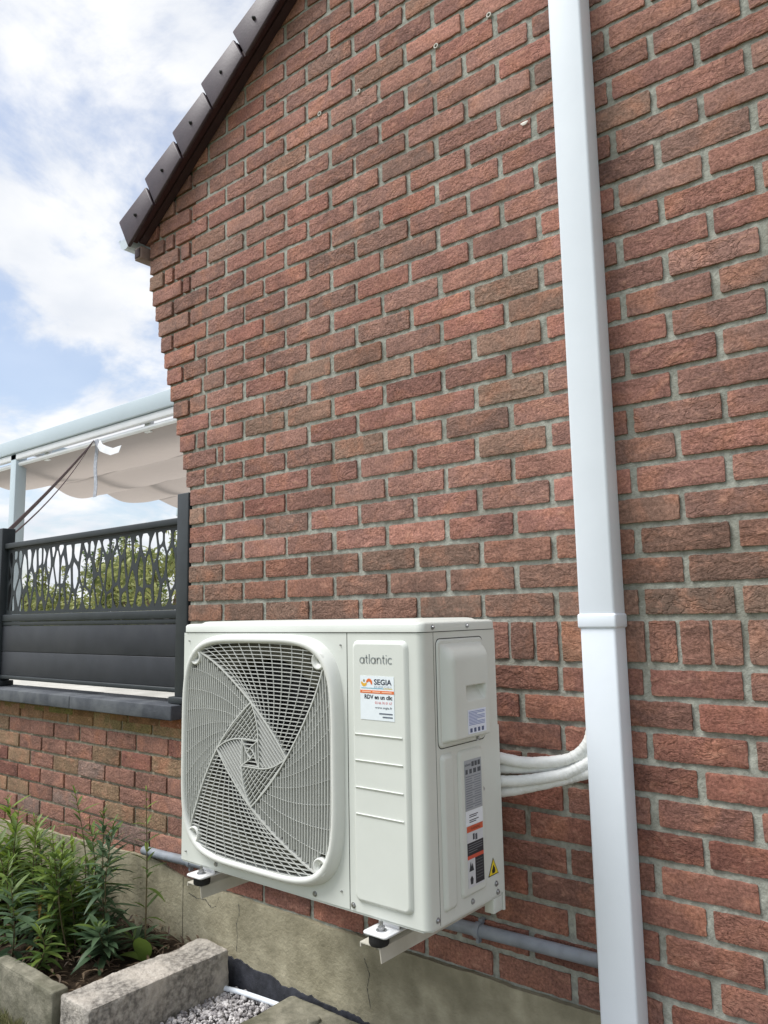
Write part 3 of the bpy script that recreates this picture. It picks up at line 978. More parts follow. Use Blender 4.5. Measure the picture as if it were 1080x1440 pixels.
# ------------------------------------------------------------------ shrubs and trees beyond the terrace
def leaf_cloud(m, rnd, centre, rad, n, size, flat_=0.0, shell=0.55):
    for _ in range(n):
        d = Vector((rnd.gauss(0, 1), rnd.gauss(0, 1), rnd.gauss(0, 1))).normalized()
        r = shell + (1 - shell) * rnd.random() if rnd.random() < 0.8 else rnd.random()
        p = Vector(centre) + Vector((d.x * rad[0], d.y * rad[1], d.z * rad[2])) * r
        nrm = (d + Vector((rnd.uniform(-1, 1), rnd.uniform(-1, 1), rnd.uniform(-1, 1))) * 0.9).normalized()
        t = nrm.orthogonal().normalized()
        t.rotate(Matrix.Rotation(rnd.uniform(0, 6.28), 3, nrm))
        w = nrm.cross(t)
        s = size * rnd.uniform(0.6, 1.3)
        m.add([p - t * s, p + w * s * 0.38, p + t * s, p - w * s * 0.38], [(0, 1, 2, 3)])
def shrub(name, label, x, y, top, rx, mat, seed, lumps=9, n=260, size=0.07):
    rnd = random.Random(seed)
    z0 = -0.45
    t = thing(name, label, 'tree' if 'tree' in name else 'shrub', (x, y, z0), 'shrubs beyond the terrace')
    m = MB()
    H = top - z0
    tr = MB()
    for i in range(lumps):
        a = rnd.uniform(0, 6.28); r = rx * sqrt(rnd.random()) * 0.75
        cz = z0 + H * rnd.uniform(0.25, 0.86)
        c = (x + r * cos(a), y + r * sin(a), cz)
        rr = rx * rnd.uniform(0.32, 0.55)
        leaf_cloud(m, rnd, c, (rr, rr, min(rr * 0.9, top - cz)), n, size)
        tr.tube([(x, y, z0), (x + 0.4 * r * cos(a), y + 0.4 * r * sin(a), z0 + H * 0.35), c], [0.04, 0.03, 0.012], 6)
    for i in range(5):
        a = rnd.uniform(0, 6.28); r = rx * rnd.uniform(0.1, 0.7)
        b = Vector((x + r * cos(a), y + r * sin(a), top - 0.25 * H)); e = b + Vector((rnd.uniform(-.1, .1), 0, 0.3 * H * rnd.uniform(0.9, 1.3)))
        tr.tube([b, e], [0.012, 0.005], 5)
        for q in range(26):
            leaf_cloud(m, rnd, b.lerp(e, q / 25), (0.09, 0.09, 0.05), 2, size * 0.8, shell=0.1)
    m.build('crown', mat, t, fix=False)
    tr.build('trunk', M['bark'], t, fix=False)
shrub('garden_shrub', 'yellow-green shrub behind the cut-out panel nearest the house corner', -11.6, 6.3, 1.30, 1.1, M['hedge'], 1)
shrub('garden_shrub', 'yellow-green shrub behind the middle of the cut-out panel', -13.4, 6.6, 1.15, 1.1, M['hedge'], 2)
shrub('garden_tree', 'thin tree with twiggy top rising above the middle of the fence', -14.3, 7.4, 1.62, 0.8, M['hedge_dark'], 3, lumps=7, n=150)
shrub('garden_tree', 'small twiggy tree rising just left of the thin tree above the fence', -15.6, 7.4, 1.42, 0.8, M['hedge_dark'], 4, lumps=6, n=150)
shrub('garden_shrub', 'low green shrub behind the left half of the cut-out panel', -15.3, 6.2, 0.95, 1.1, M['hedge'], 5)
shrub('garden_shrub', 'low dark shrub seen through the cut-out panel by its left post', -17.6, 6.4, 0.85, 1.1, M['hedge_dark'], 6)

# ------------------------------------------------------------------ white duct on the wall
duct = thing('wall_duct', 'tall white plastic trunking running up the brick wall', 'duct', (-0.807, -0.035, GZ))
box('duct_section', M['white_pvc'], duct, (-0.851, -0.070, -0.012), (-0.7585, -0.0015, 4.2), 0.007, 3)
box('duct_section', M['white_pvc'], duct, (-0.850, -0.069, GZ), (-0.7595, -0.0015, -0.016), 0.007, 3)
box('joint_sleeve', M['white_pvc'], duct, (-0.8545, -0.0735, -0.0315), (-0.755, -0.001, 0.0045), 0.006, 3)

# ------------------------------------------------------------------ grey conduit along the plinth
cd = thing('conduit_pipe', 'grey plastic conduit pipe running along the wall above the plinth', 'pipe', (-1.8, -0.022, -0.85))
m = MB(); m.tube([(-2.745, -0.016, -0.8825), (-2.60, -0.022, -0.8765), (-2.2, -0.022, -0.861), (-1.7, -0.022, -0.842), (-1.27, -0.022, -0.827), (-0.84, -0.022, -0.817)], 0.0165, 16)
m.build('pipe', M['conduit'], cd)
for x, z in ((-1.205, -0.8255), (-2.44, -0.8705)):
    m = MB(); m.tube([(x - 0.008, -0.022, z), (x + 0.008, -0.022, z)], 0.0205, 16)
    m.box((x - 0.006, -0.012, z + 0.014), (x + 0.006, 0.004, z + 0.026)); m.box((x - 0.004, -0.03, z - 0.030), (x + 0.004, -0.014, z - 0.017))
    m.build('pipe_clip', M['conduit'], cd)

# ------------------------------------------------------------------ outdoor unit
YF = -0.488
XL, XR = -1.867, -1.041          # front face; chamfer to the side at XS
XS, CH = -1.023, 0.018
YB = -0.190
ZS, ZB, ZT = -0.0285, -0.6465, -0.0055
unit = thing('outdoor_unit', 'cream white heat pump outdoor unit on wall brackets', 'heat pump', (-1.44, -0.34, -0.665))
GX, GZc, GH = -1.552, -0.330, 0.292     # grille centre and half size

# front panel with the round fan opening
XV = -1.2425
m = MB()
N = 96; RO = 0.238
def sup(a, h, n=4.6):
    c, q = cos(a), sin(a)
    r = (abs(c) ** n + abs(q) ** n) ** (-1 / n)
    return GX + c * r * h, GZc + q * r * h
ring_o, ring_s, ring_p, ring_i, ring_b = [], [], [], [], []
for i in range(N):
    a = 2 * pi * i / N
    dx, dz = cos(a), sin(a)
    tx = ((XV - 0.0010 - GX) if dx > 0 else (XL - GX)) / dx if abs(dx) > 1e-9 else 1e9
    tz = ((ZS - 0.001 - GZc) if dz > 0 else (ZB - GZc)) / dz if abs(dz) > 1e-9 else 1e9
    t = min(tx, tz)
    ring_o.append((GX + dx * t, YF, GZc + dz * t))
    x, z = sup(a, GH - 0.004)
    ring_s.append((x, YF, z)); ring_p.append((x, YF + 0.026, z))
    ring_i.append((GX + dx * RO, YF + 0.026, GZc + dz * RO))
    ring_b.append((GX + dx * (RO - 0.012), YF + 0.095, GZc + dz * (RO - 0.012)))
for cx, cz in ((XL, ZB), (XL, ZS - 0.001), (XV - 0.0008, ZB), (XV - 0.0008, ZS - 0.001)):
    i = min(range(N), key=lambda q: (ring_o[q][0] - cx) ** 2 + (ring_o[q][2] - cz) ** 2)
    ring_o[i] = (cx, YF, cz)
m.add(ring_o + ring_s, [(i, (i + 1) % N, N + (i + 1) % N, N + i) for i in range(N)])
m.add([(XL, YF, ZB), (XL, YF, ZS - .001), (XL, YB, ZS - .001), (XL, YB, ZB)], [(0, 1, 2, 3)])
front = m.build('front_panel', M['casing'], unit, fix=False)
m = MB()
for ra_, rb_ in ((ring_s, ring_p), (ring_p, ring_i), (ring_i, ring_b)):
    m.add([(a, b + 0.0006, c) for a, b, c in ra_] + [(a, b + 0.0006, c) for a, b, c in rb_], [(i, (i + 1) % N, N + (i + 1) % N, N + i) for i in range(N)])
m.build('fan_shroud', M['shroud'], unit, fix=False)
# service cover: front strip, chamfer, return on the side up to the seam
YSM = -0.4455
m = MB()
prof = [(XV + 0.0014, YF)] + [(XR + CH * sin(t), YF + CH * (1 - cos(t))) for t in [radians(q) for q in (0, 15, 30, 45, 60, 75, 90)]] + [(XS, YSM - 0.0008)]
m.add([(a, b, ZB) for a, b in prof] + [(a, b, ZS - .001) for a, b in prof], [(i, i + 1, i + 1 + len(prof), i + len(prof)) for i in range(len(prof) - 1)], True)
cover = m.build('service_cover', M['casing'], unit, fix=False)
# rest of the casing
m = MB()
m.quad((XS, YSM + 0.0008, ZB), (XS, YB, ZB), (XS, YB, ZS - .001), (XS, YSM + 0.0008, ZS - .001))
m.build('side_panel', M['casing'], unit, fix=False)
m = MB()
m.box((XL + 0.003, YF + 0.10, ZB + 0.002), (XS - 0.003, YB - 0.0005, ZS - 0.002))
m.build('inner_body', M['dark_in'], unit)
m = MB()
m.quad((XS - .001, YSM - .002, ZB + .001), (XS - .001, YSM + .002, ZB + .001), (XS - .001, YSM + .002, ZS), (XS - .001, YSM - .002, ZS))
m.quad((XV - .003, YF + .001, ZB + .001), (XV + .002, YF + .001, ZB + .001), (XV + .002, YF + .001, ZS), (XV - .002, YF + .001, ZS))
m.box((XL + 0.002, YF + 0.002, ZS - 0.003), (XR, YB, ZS + 0.001))
m.add([(XR, YF + .002, ZS - .003), (XS - .0018, YF + CH, ZS - .003), (XS - .0018, YB, ZS - .003), (XR, YB, ZS - .003), (XR, YF + .002, ZS + .001), (XS - .0018, YF + CH, ZS + .001), (XS - .0018, YB, ZS + .001), (XR, YB, ZS + .001)], [(0, 1, 5, 4), (1, 2, 6, 5)])
m.build('panel_seam', M['seam'], unit, fix=False)
# base pan and back
m = MB()
m.prism([(XL + .002, YF + .003, ZB + .0005), (XR, YF + .003, ZB + .0005), (XS - .003, YF + CH, ZB + .0005), (XS - .003, YB, ZB + .0005), (XL + .002, YB, ZB + .0005)], (0, 0, -0.006))
m.build('base_pan', M['casing'], unit)
m = MB(); m.box((XL, YB, ZB), (XS, YB + .004, ZS))
m.build('back_panel', M['casing'], unit)
# lid: overhanging rim with a raised crown
def lid_ring(o, z, r):
    xa, xb, ya, yb = XL - o, XS + o, YF - o, YB + 0.006 + o
    pts = []
    for cx, cy, a0, rr in ((xb - r, yb - r, 0, r), (xa + r, yb - r, 90, r), (xa + r, ya + r, 180, r), (xb - r - 0.0, ya + r, 270, r)):
        for i in range(7):
            a = radians(a0 + 15 * i)
            pts.append((cx + rr * cos(a), cy + rr * sin(a), z))
    return pts
rings = [lid_ring(0.0025, ZS + 0.0008, 0.018), lid_ring(0.0025, ZT - 0.006, 0.018), lid_ring(0.000, ZT - 0.002, 0.018), lid_ring(-0.006, ZT, 0.016),
         lid_ring(-0.030, ZT + 0.001, 0.016), lid_ring(-0.036, ZT + 0.005, 0.016), lid_ring(-0.046, ZT + 0.0065, 0.016)]
m = MB()
nr = len(rings[0])
m.add([p for r in rings for p in r], [(a * nr + i, a * nr + (i + 1) % nr, (a + 1) * nr + (i + 1) % nr, (a + 1) * nr + i) for a in range(len(rings) - 1) for i in range(nr)], True)
m.add(rings[-1], [tuple(range(nr))])
m.add(rings[0], [tuple(reversed(range(nr)))])
m.build('lid', M['casing'], unit, fix=False)

def raised(name, parent, x0, x1, z0, z1, r, h, slope, mat, plane='front', base=None, n=6, dish=None):
    """embossed rounded panel; plane 'front' grows to -Y, 'side' grows to +X; x is then Y"""
    steps = [(0, 0), (slope * 0.35, h * 0.55), (slope * 0.7, h * 0.9), (slope, h)]
    m = MB(); rg = []
    for s, e in steps:
        pts = rrect(x0 + s, x1 - s, z0 + s, z1 - s, max(0.002, r - s * 0.6), n)
        rg.append([(a, base - e, b) if plane == 'front' else (base + e, a, b) for a, b in pts])
    k = len(rg[0])
    m.add([p for q in rg for p in q], [(a * k + i, a * k + (i + 1) % k, (a + 1) * k + (i + 1) % k, (a + 1) * k + i) for a in range(len(rg) - 1) for i in range(k)], True)
    m.add(rg[-1], [tuple(range(k))])
    return m.build(name, mat, parent, fix=True)
emb = raised('embossed_panel', unit, -1.2235, -1.0605, -0.6225, -0.0465, 0.016, 0.0075, 0.009, M['casing'], 'front', YF - 0.0003)
YE = YF - 0.0078
for z in (-0.2565, -0.3145, -0.3735, -0.4315):
    m = MB(); m.prism([(-1.213, YE, z + .0045), (-1.0765, YE, z + .0045), (-1.0765, YE - .003, z - .0005), (-1.213, YE - .003, z - .0005)], (0, 0, 0.0))
    m = MB()
    for dz, yy in (((0.0035, 0.0), (0.0, -0.0024)), ((0.0, -0.0024), (-0.004, 0.0))):
        pass
    m.add([(-1.213, YE, z + .001), (-1.0765, YE, z + .001), (-1.0765, YE - .0026, z), (-1.213, YE - .0026, z), (-1.213, YE, z - .005), (-1.0765, YE, z - .005)],
          [(0, 1, 2, 3), (3, 2, 5, 4), (0, 3, 4), (1, 5, 2)])
    m.build('ridge', M['casing'], emb, fix=True)
def stroke_word(x0, z0, xh, w, mat, parent):
    """rounded geometric lettering of the maker's name"""
    def ring(cx, cy, r, a0, a1, n=26): return [(cx + r * cos(radians(a0 + (a1 - a0) * k / n)), cy + r * sin(radians(a0 + (a1 - a0) * k / n))) for k in range(n + 1)]
    A = ([ring(.46, .48, .42, 0, 360), [(.88, .02), (.88, .94)]], 1.17)
    T = ([[(.2, 1.32), (.2, .3)] + ring(.44, .3, .24, 180, 270, 6), [(-.02, .90), (.46, .90)]], .66)
    Lt = ([[(.12, 0.02), (.12, 1.46)]], .42)
    Nn = ([[(.12, .02), (.12, .94)], ring(.47, .55, .35, 180, 0, 14) + [(.82, .02)]], 1.12)
    Ii = ([[(.12, .02), (.12, .92)], [(.12, 1.22), (.12, 1.36)]], .42)
    Cc = ([ring(.46, .48, .42, 48, 312)], .86)
    m = MB(); x = x0
    for strokes, adv in (A, T, Lt, A, Nn, T, Ii, Cc):
        for st_ in strokes:
            P = [Vector((x + a * xh, 0, z0 + b * xh)) for a, b in st_]
            vs = []
            for k, p in enumerate(P):
                d = (P[min(k + 1, len(P) - 1)] - P[max(k - 1, 0)]).normalized()
                nn = Vector((-d.z, 0, d.x)) * w / 2
                vs += [p - nn, p + nn]
            m.add([(v.x, YE - 0.0006, v.z) for v in vs], [(2 * k, 2 * k + 1, 2 * k + 3, 2 * k + 2) for k in range(len(P) - 1)])
        x += adv * xh
    return m.build('brand_lettering', mat, parent, fix=False)
stroke_word(-1.196, -0.0985, 0.0148, 0.0027, flat(136, 142, 142), unit)

# sticker of the installer (code square left out)
SX0, SX1, SZ0, SZ1 = -1.195, -1.0965, -0.223, -0.126
st = box('sticker', flat(228, 236, 240), unit, (SX0, YE - 0.0008, SZ0), (SX1, YE - 0.0002, SZ1))
ys = YE - 0.0012
def sx(u): return SX0 + (SX1 - SX0) * u
def sz(v): return SZ1 + (SZ0 - SZ1) * v
text_mesh('SEGIA', 0.051, (sx(0.68), ys, sz(0.13)), flat(30, 40, 62), 'sticker_print', st, height=0.0125, bold=0.02)
text_mesh('ÉNERGIES', 0.050, (sx(0.68), ys, sz(0.235)), flat(176, 184, 192), 'sticker_print', st, height=0.006)
def swoosh(col, c, r0, r1, a0, a1):
    m = MB(); n = 14
    vs = []
    for i in range(n + 1):
        a = radians(a0 + (a1 - a0) * i / n)
        ww = (r1 - r0) * (0.55 + 0.45 * sin(pi * i / n))
        for r in ((r0 + r1) / 2 - ww / 2, (r0 + r1) / 2 + ww / 2):
            vs.append((c[0] + r * cos(a), ys, c[1] + r * sin(a)))
    m.add(vs, [(2 * i, 2 * i + 1, 2 * i + 3, 2 * i + 2) for i in range(n)])
    m.build('sticker_print', col, st, fix=False)
swoosh(flat(222, 110, 50), (sx(0.27), sz(0.165)), 0.0035, 0.0105, -20, 170)
swoosh(flat(226, 176, 60), (sx(0.12), sz(0.135)), 0.0035, 0.0105, 180, 340)
swoosh(flat(140, 130, 90), (sx(0.12), sz(0.11)), 0.0, 0.003, 0, 340)
box('sticker_print', flat(120, 180, 200), st, (sx(0.03), ys, sz(0.285)), (sx(0.70), ys + .0003, sz(0.268)))
box('sticker_print', flat(216, 198, 120), st, (sx(0.70), ys, sz(0.285)), (sx(0.95), ys + .0003, sz(0.268)))
box('sticker_print', flat(222, 116, 62), st, (sx(0.0), ys, sz(0.395)), (sx(1.0), ys + .0003, sz(0.325)))
for u0, u1 in ((0.06, 0.32), (0.37, 0.60), (0.65, 0.94)):
    box('sticker_print', flat(240, 190, 160), st, (sx(u0), ys - .0003, sz(0.372)), (sx(u1), ys, sz(0.348)))
text_mesh('RDV en un clic', 0.081, (sx(0.54), ys, sz(0.475)), flat(26, 32, 42), 'sticker_print', st, height=0.0095, bold=0.03)
text_mesh('03 66 76 01 67', 0.049, (sx(0.69), ys, sz(0.60)), flat(214, 110, 110), 'sticker_print', st, height=0.0055)
text_mesh('www.segia.fr', 0.050, (sx(0.69), ys, sz(0.715)), flat(50, 58, 70), 'sticker_print', st, height=0.0065)
for v in (0.84, 0.915):
    box('sticker_print', flat(96, 104, 116), st, (sx(0.56 if v < .9 else 0.66), ys, sz(v + 0.018)), (sx(0.95), ys + .0003, sz(v - 0.012)))

# grille ---------------------------------------------------------------
YG = YF - 0.020                    # front edge of the slats
HI = 0.274                         # inner half size
m = MB(); N = 120
prof = [(GH + 0.006, 0.0), (GH + 0.003, -0.012), (GH - 0.001, -0.021), (GH - 0.006, -0.0265), (GH - 0.012, -0.0265), (GH - 0.0165, -0.0225), (GH - 0.017, -0.002)]
vs = []
for h, y in prof:
    for i in range(N):
        x, z = sup(2 * pi * i / N, h)
        vs.append((x, YF + y, z))
m.add(vs, [(a * N + i, a * N + (i + 1) % N, (a + 1) * N + (i + 1) % N, (a + 1) * N + i) for a in range(len(prof) - 1) for i in range(N)], True)
m.build('grille_frame', M['plastic'], unit, fix=False)
BOW = 0.05
def warp(u, v):
    return GX + HI * u * (1 - BOW * v * v), GZc + HI * v * (1 - BOW * u * u)
def dome(u, v):
    r2 = min(1.0, u * u + v * v)
    return YG - 0.007 * (1 - r2)
LUG = [(-0.895, 0.895), (0.895, 0.895), (0.895, -0.895), (-0.895, -0.895)]
LR = 0.078
def inside_grille(u, v):
    x, z = warp(u, v)
    if (abs(x - GX) / (HI + .002)) ** 4.6 + (abs(z - GZc) / (HI + .002)) ** 4.6 > 1: return False
    return all((u - a) ** 2 + (v - b) ** 2 > LR ** 2 for a, b in LUG)
def in_poly(u, v, poly):
    c = False
    for i in range(len(poly)):
        (x1, y1), (x2, y2) = poly[i], poly[(i + 1) % len(poly)]
        if (y1 > v) != (y2 > v) and u < (x2 - x1) * (v - y1) / (y2 - y1) + x1:
            c = not c
    return c
slats = MB()
def slat_line(p0, p1, poly, th, depth, n=48, fwd=0.0):
    d = Vector((p1[0] - p0[0], p1[1] - p0[1]))
    if d.length < 1e-6: return
    run = []
    def flush():
        if len(run) > 1:
            vs, fs = [], []
            nn = Vector((-d.y, d.x)).normalized() * th / 2
            for (u, v) in run:
                x, z = warp(u, v); y = dome(u, v) - fwd
                vs += [(x - nn.x, y, z - nn.y), (x + nn.x, y, z + nn.y), (x + nn.x, y + depth, z + nn.y), (x - nn.x, y + depth, z - nn.y)]
            for i in range(len(run) - 1):
                a, b = 4 * i, 4 * i + 4
                for k in range(4):
                    fs.append((a + k, a + (k + 1) % 4, b + (k + 1) % 4, b + k))
            fs += [(0, 1, 2, 3), tuple(len(vs) - 1 - k for k in range(4))]
            slats.add(vs, fs)
        run.clear()
    for i in range(n + 1):
        u, v = p0[0] + d.x * i / n, p0[1] + d.y * i / n
        if inside_grille(u, v) and (poly is None or in_poly(u, v, poly)):
            run.append((u, v))
        else:
            flush()
    flush()
E_ = 1.02
S0 = [(-E_, E_), (E_, E_), (E_, -E_), (-E_, -E_)]
S1 = [(0.0, 0.46), (0.47, 0.0), (0.0, -0.48), (-0.49, 0.0)]
S2 = [(0.105, 0.120), (0.120, -0.125), (-0.125, -0.125), (-0.120, 0.120)]
S3 = [(0.0, 0.05), (0.05, 0.0), (0.0, -0.05), (-0.05, 0.0)]
PITCH = 0.0098 / HI
def spread(poly, direction, th, depth, pitch):
    dx, dy = Vector(direction).normalized()
    nx, ny = -dy, dx
    offs = [p[0] * nx + p[1] * ny for p in poly]
    al = [p[0] * dx + p[1] * dy for p in poly]
    o = math.ceil(min(offs) / pitch) * pitch + pitch * 0.1
    while o < max(offs):
        slat_line((o * nx + (min(al) - .02) * dx, o * ny + (min(al) - .02) * dy), (o * nx + (max(al) + .02) * dx, o * ny + (max(al) + .02) * dy), poly, th, depth)
        o += pitch
def wires(a, b, c, d, n, curve, th=0.0009, fw=0.0002):
    """thin wires from side a-b to side c-d"""
    for i in range(1, n):
        t = i / n
        p = (a[0] + (b[0] - a[0]) * t, a[1] + (b[1] - a[1]) * t)
        q = (c[0] + (d[0] - c[0]) * t, c[1] + (d[1] - c[1]) * t)
        nv = (-(q[1] - p[1]), q[0] - p[0])
        prev = p
        for s in range(1, 9):
            f = s / 8; bz = 4 * f * (1 - f) * curve
            cur = (p[0] + (q[0] - p[0]) * f + nv[0] * bz, p[1] + (q[1] - p[1]) * f + nv[1] * bz)
            slat_line(prev, cur, None, th, 0.003, 6, fw)
            prev = cur
def arc(a, b, k, n=10):
    """points from a to b bowed to the left by k of the length"""
    nv = (-(b[1] - a[1]), b[0] - a[0])
    return [(a[0] + (b[0] - a[0]) * t + nv[0] * k * 4 * t * (1 - t), a[1] + (b[1] - a[1]) * t + nv[1] * k * 4 * t * (1 - t)) for t in [q / n for q in range(n + 1)]]
K1, K2, K3, K4 = 0.035, 0.035, 0.08, 0.05
for i in range(4):
    i2 = (i + 1) % 4
    a, b, p, q, r, s, t, w = S0[i], S0[i2], S1[i], S1[i2], S2[i], S2[i2], S3[i], S3[i2]
    flatdir = (i % 2 == 0)
    spread([a, b] + arc(b, q, K1) + arc(p, q, K2)[::-1] + arc(a, p, K1)[::-1], (b[0] - a[0], b[1] - a[1]), 0.0016 if flatdir else 0.0019, 0.0058 if flatdir else 0.0100, PITCH if flatdir else PITCH * 0.92)
    wires(a, b, p, q, 13 if flatdir else 9, 0.055, 0.0010 if flatdir else 0.0007, 0.0002 if flatdir else -0.0012)
    spread(arc(p, q, K2) + arc(q, s, K3) + [r] + arc(p, r, K3)[::-1], (q[0] - p[0], q[1] - p[1]), 0.0019, 0.0105 if flatdir else 0.0080, PITCH * 0.95)
    if not flatdir:
        wires(p, q, r, s, 7, 0.06, 0.0007, -0.001)
    spread([r, s, w, t], (s[0] - r[0], s[1] - r[1]), 0.0019, 0.009, PITCH)
    spread([t, w, (0, 0)], (w[0] - t[0], w[1] - t[1]), 0.0019, 0.009, PITCH * 0.8)
    for e0, e1, kk, wd in ((a, p, K1, 0.0036), (p, q, K2, 0.0036), (p, r, K3, 0.0030), (r, s, 0.0, 0.0026), (r, t, 0.0, 0.0022), (t, w, 0.0, 0.0018)):
        pts = arc(e0, e1, kk, 12)
        for u0, u1 in zip(pts, pts[1:]):
            slat_line(u0, u1, None, wd, 0.012, 5, 0.0012)
gs = slats.build('grille_slats', M['slat_shaded'], unit, fix=False)
tag(gs, kind='stuff')
for a, b in LUG:
    x, z = warp(a, b)
    m = MB(); n = 28
    R1 = LR * HI
    def rr(q, y): return [(x + q * cos(2 * pi * i / n), y, z + q * sin(2 * pi * i / n)) for i in range(n)]
    prof = [(R1 + .001, YG + 0.010), (R1, YG - 0.002), (R1 - 0.003, YG - 0.004), (R1 - 0.007, YG + 0.002), (0.0085, YG + 0.003), (0.008, YG + 0.010)]
    m.add([p for q, y in prof for p in rr(q, y)], [(k * n + i, k * n + (i + 1) % n, (k + 1) * n + (i + 1) % n, (k + 1) * n + i) for k in range(len(prof) - 1) for i in range(n)], True)
    lg = m.build('grille_lug', M['plastic'], unit, fix=False)
    m = MB(); m.add(rr(0.0079, YG + 0.0095), [tuple(range(n))])
    m.build('screw', M['steel'], lg, fix=False)
# fan
m = MB(); m.tube([(GX, YF + 0.02, GZc), (GX, YF + 0.085, GZc)], [0.05, 0.055], 24)
hub = m.build('fan_hub', M['fan'], unit)
for k in range(3):
    m = MB(); vs = []
    for i in range(13):
        r = 0.045 + (0.222 - 0.045) * i / 12
        for jj in range(9):
            f = jj / 8
            a = radians(120 * k + 8 + 34 * (i / 12) + f * (62 + 26 * i / 12))
            vs.append((GX + r * cos(a), YF + 0.030 + 0.045 * f, GZc + r * sin(a)))
    m.add(vs, [(i * 9 + jj, i * 9 + jj + 1, (i + 1) * 9 + jj + 1, (i + 1) * 9 + jj) for i in range(12) for jj in range(8)], True)
    m.build('fan_blade', M['fan'], unit, fix=False)

# side: terminal cover with hand grip, ribs, labels
sc = raised('terminal_cover', unit, -0.4365, -0.245, -0.283, -0.0455, 0.014, 0.004, 0.004, M['casing'], 'side', XS + 0.0003)
mseam = MB()
rp_o = rrect(-0.4385, -0.243, -0.285, -0.0435, 0.015); rp_i = rrect(-0.436, -0.2455, -0.2825, -0.046, 0.014)
k = len(rp_o)
mseam.add([(XS + .0004, a, b) for a, b in rp_o] + [(XS + .0004, a, b) for a, b in rp_i], [(i, (i + 1) % k, k + (i + 1) % k, k + i) for i in range(k)])
mseam.build('cover_seam', M['seam'], unit, fix=False)
# bulge with recessed grip
def bulge():
    m = MB()
    y0, y1, z0, z1 = -0.4275, -0.2535, -0.2735, -0.056
    NYb, NZb = 76, 100
    vs = []
    for jz in range(NZb + 1):
        for iy in range(NYb + 1):
            y, z = y0 + (y1 - y0) * iy / NYb, z0 + (z1 - z0) * jz / NZb
            dl, dr, db, dt = (y - y0), (y1 - y), (z - z0), (z1 - z)
            def ramp(d, w): 
                t = max(0.0, min(1.0, d / w)); return 1 - (1 - t) ** 2.2
            h = 0.025 * ramp(dl, 0.030) * ramp(dr, 0.014) * ramp(db, 0.010) * ramp(dt, 0.042)
            # hand grip
            gy0, gy1, gz0, gz1 = -0.362, -0.281, -0.186, -0.152
            if gy0 < y < gy1 and gz0 < z < gz1:
                t = (gz1 - z) / (gz1 - gz0)
                s = min(1, (y - gy0) / 0.006, (gy1 - y) / 0.006)
                h -= 0.024 * s * (1 - t) ** 0.7
            vs.append((XS + 0.0042 + h, y, z))
    W = NYb + 1
    m.add(vs, [(j * W + i, j * W + i + 1, (j + 1) * W + i + 1, (j + 1) * W + i) for j in range(NZb) for i in range(NYb)], True)
    return m.build('cover_bulge', M['casing'], sc, fix=False)
bulge()
raised('rib', unit, -0.4335, -0.3845, -0.6245, -0.2965, 0.012, 0.008, 0.010, M['casing'], 'side', XS + 0.0003)
raised('rib', unit, -0.3655, -0.2625, -0.6165, -0.2975, 0.012, 0.006, 0.008, M['casing'], 'side', XS + 0.0003)
XLb = XS + 0.0067
def plate(name, col, y0, y1, z0, z1, x=XLb, parent=unit, t=0.0005):
    return box(name, col, parent, (x, y0, z0), (x + t, y1, z1))
xl = XS + 0.0042 + 0.0253
lb = plate('notice_label', flat(226, 232, 246), -0.361, -0.285, -0.259, -0.206, xl)
for i, z in enumerate([-0.2105 - 0.0032 * q for q in range(10)]):
    plate('label_print', flat(112, 132, 186), -0.357, -0.357 + (0.066 if i % 4 != 2 else 0.034), z - 0.0008, z + 0.0006, xl + .0005, lb, .0003)
for i in range(4):
    plate('label_print', flat(70, 84, 120), -0.353 + 0.016 * i, -0.344 + 0.016 * i, -0.256, -0.247, xl + .0005, lb, .0003)
rp_ = plate('rating_plate', flat(162, 166, 172), -0.3475, -0.2775, -0.4315, -0.3215)
text_mesh('atlantic', 0.024, (XLb + .001, -0.334, -0.331), flat(60, 64, 70), 'label_print', rp_, 'side')
for i in range(3):
    plate('label_print', flat(66, 70, 76), -0.3185 + 0.013 * i, -0.309 + 0.013 * i, -0.337, -0.3265, XLb + .0005, rp_, .0003)
for y0, y1 in ((-0.344, -0.335), (-0.328, -0.318), (-0.312, -0.300), (-0.294, -0.281)):
    plate('label_print', flat(72, 76, 82), y0, y1, -0.352, -0.342, XLb + .0005, rp_, .0003)
for i in range(14):
    z = -0.358 - i * 0.0052
    plate('label_print', flat(122, 127, 134), -0.344, -0.344 + (0.026 if i % 3 else 0.062), z - .001, z + .001, XLb + .0005, rp_, .0003)
    plate('label_print', flat(128, 133, 140), -0.309, -0.283, z - .001, z + .001, XLb + .0005, rp_, .0003) if i % 3 else None
wl_ = plate('serial_label', flat(232, 236, 242), -0.3475, -0.2775, -0.4645, -0.4325)
for z, w_ in ((-0.4425, 0.036), (-0.4465, 0.030), (-0.4535, 0.038), (-0.4575, 0.028)):
    plate('label_print', flat(70, 74, 82), -0.334, -0.334 + w_, z - .0011, z + .0009, XLb + .0005, wl_, .0003)
wr = plate('warning_label', flat(206, 208, 212), -0.3455, -0.2795, -0.597, -0.4655)
def wp(col, y0, y1, z0, z1): plate('label_print', col, y0, y1, z0, z1, XLb + .0005, wr, .0003)
wp(flat(206, 92, 56), -0.3455, -0.2795, -0.4785, -0.4655)
text_mesh('WARNING', 0.040, (XLb + .001, -0.311, -0.472), flat(60, 30, 26), 'label_print', wr, 'side', height=0.006)
wp(flat(58, 62, 70), -0.322, -0.315, -0.497, -0.484); wp(flat(70, 74, 82), -0.312, -0.304, -0.499, -0.486)
wp(flat(36, 36, 40), -0.3455, -0.2795, -0.5285, -0.5015)
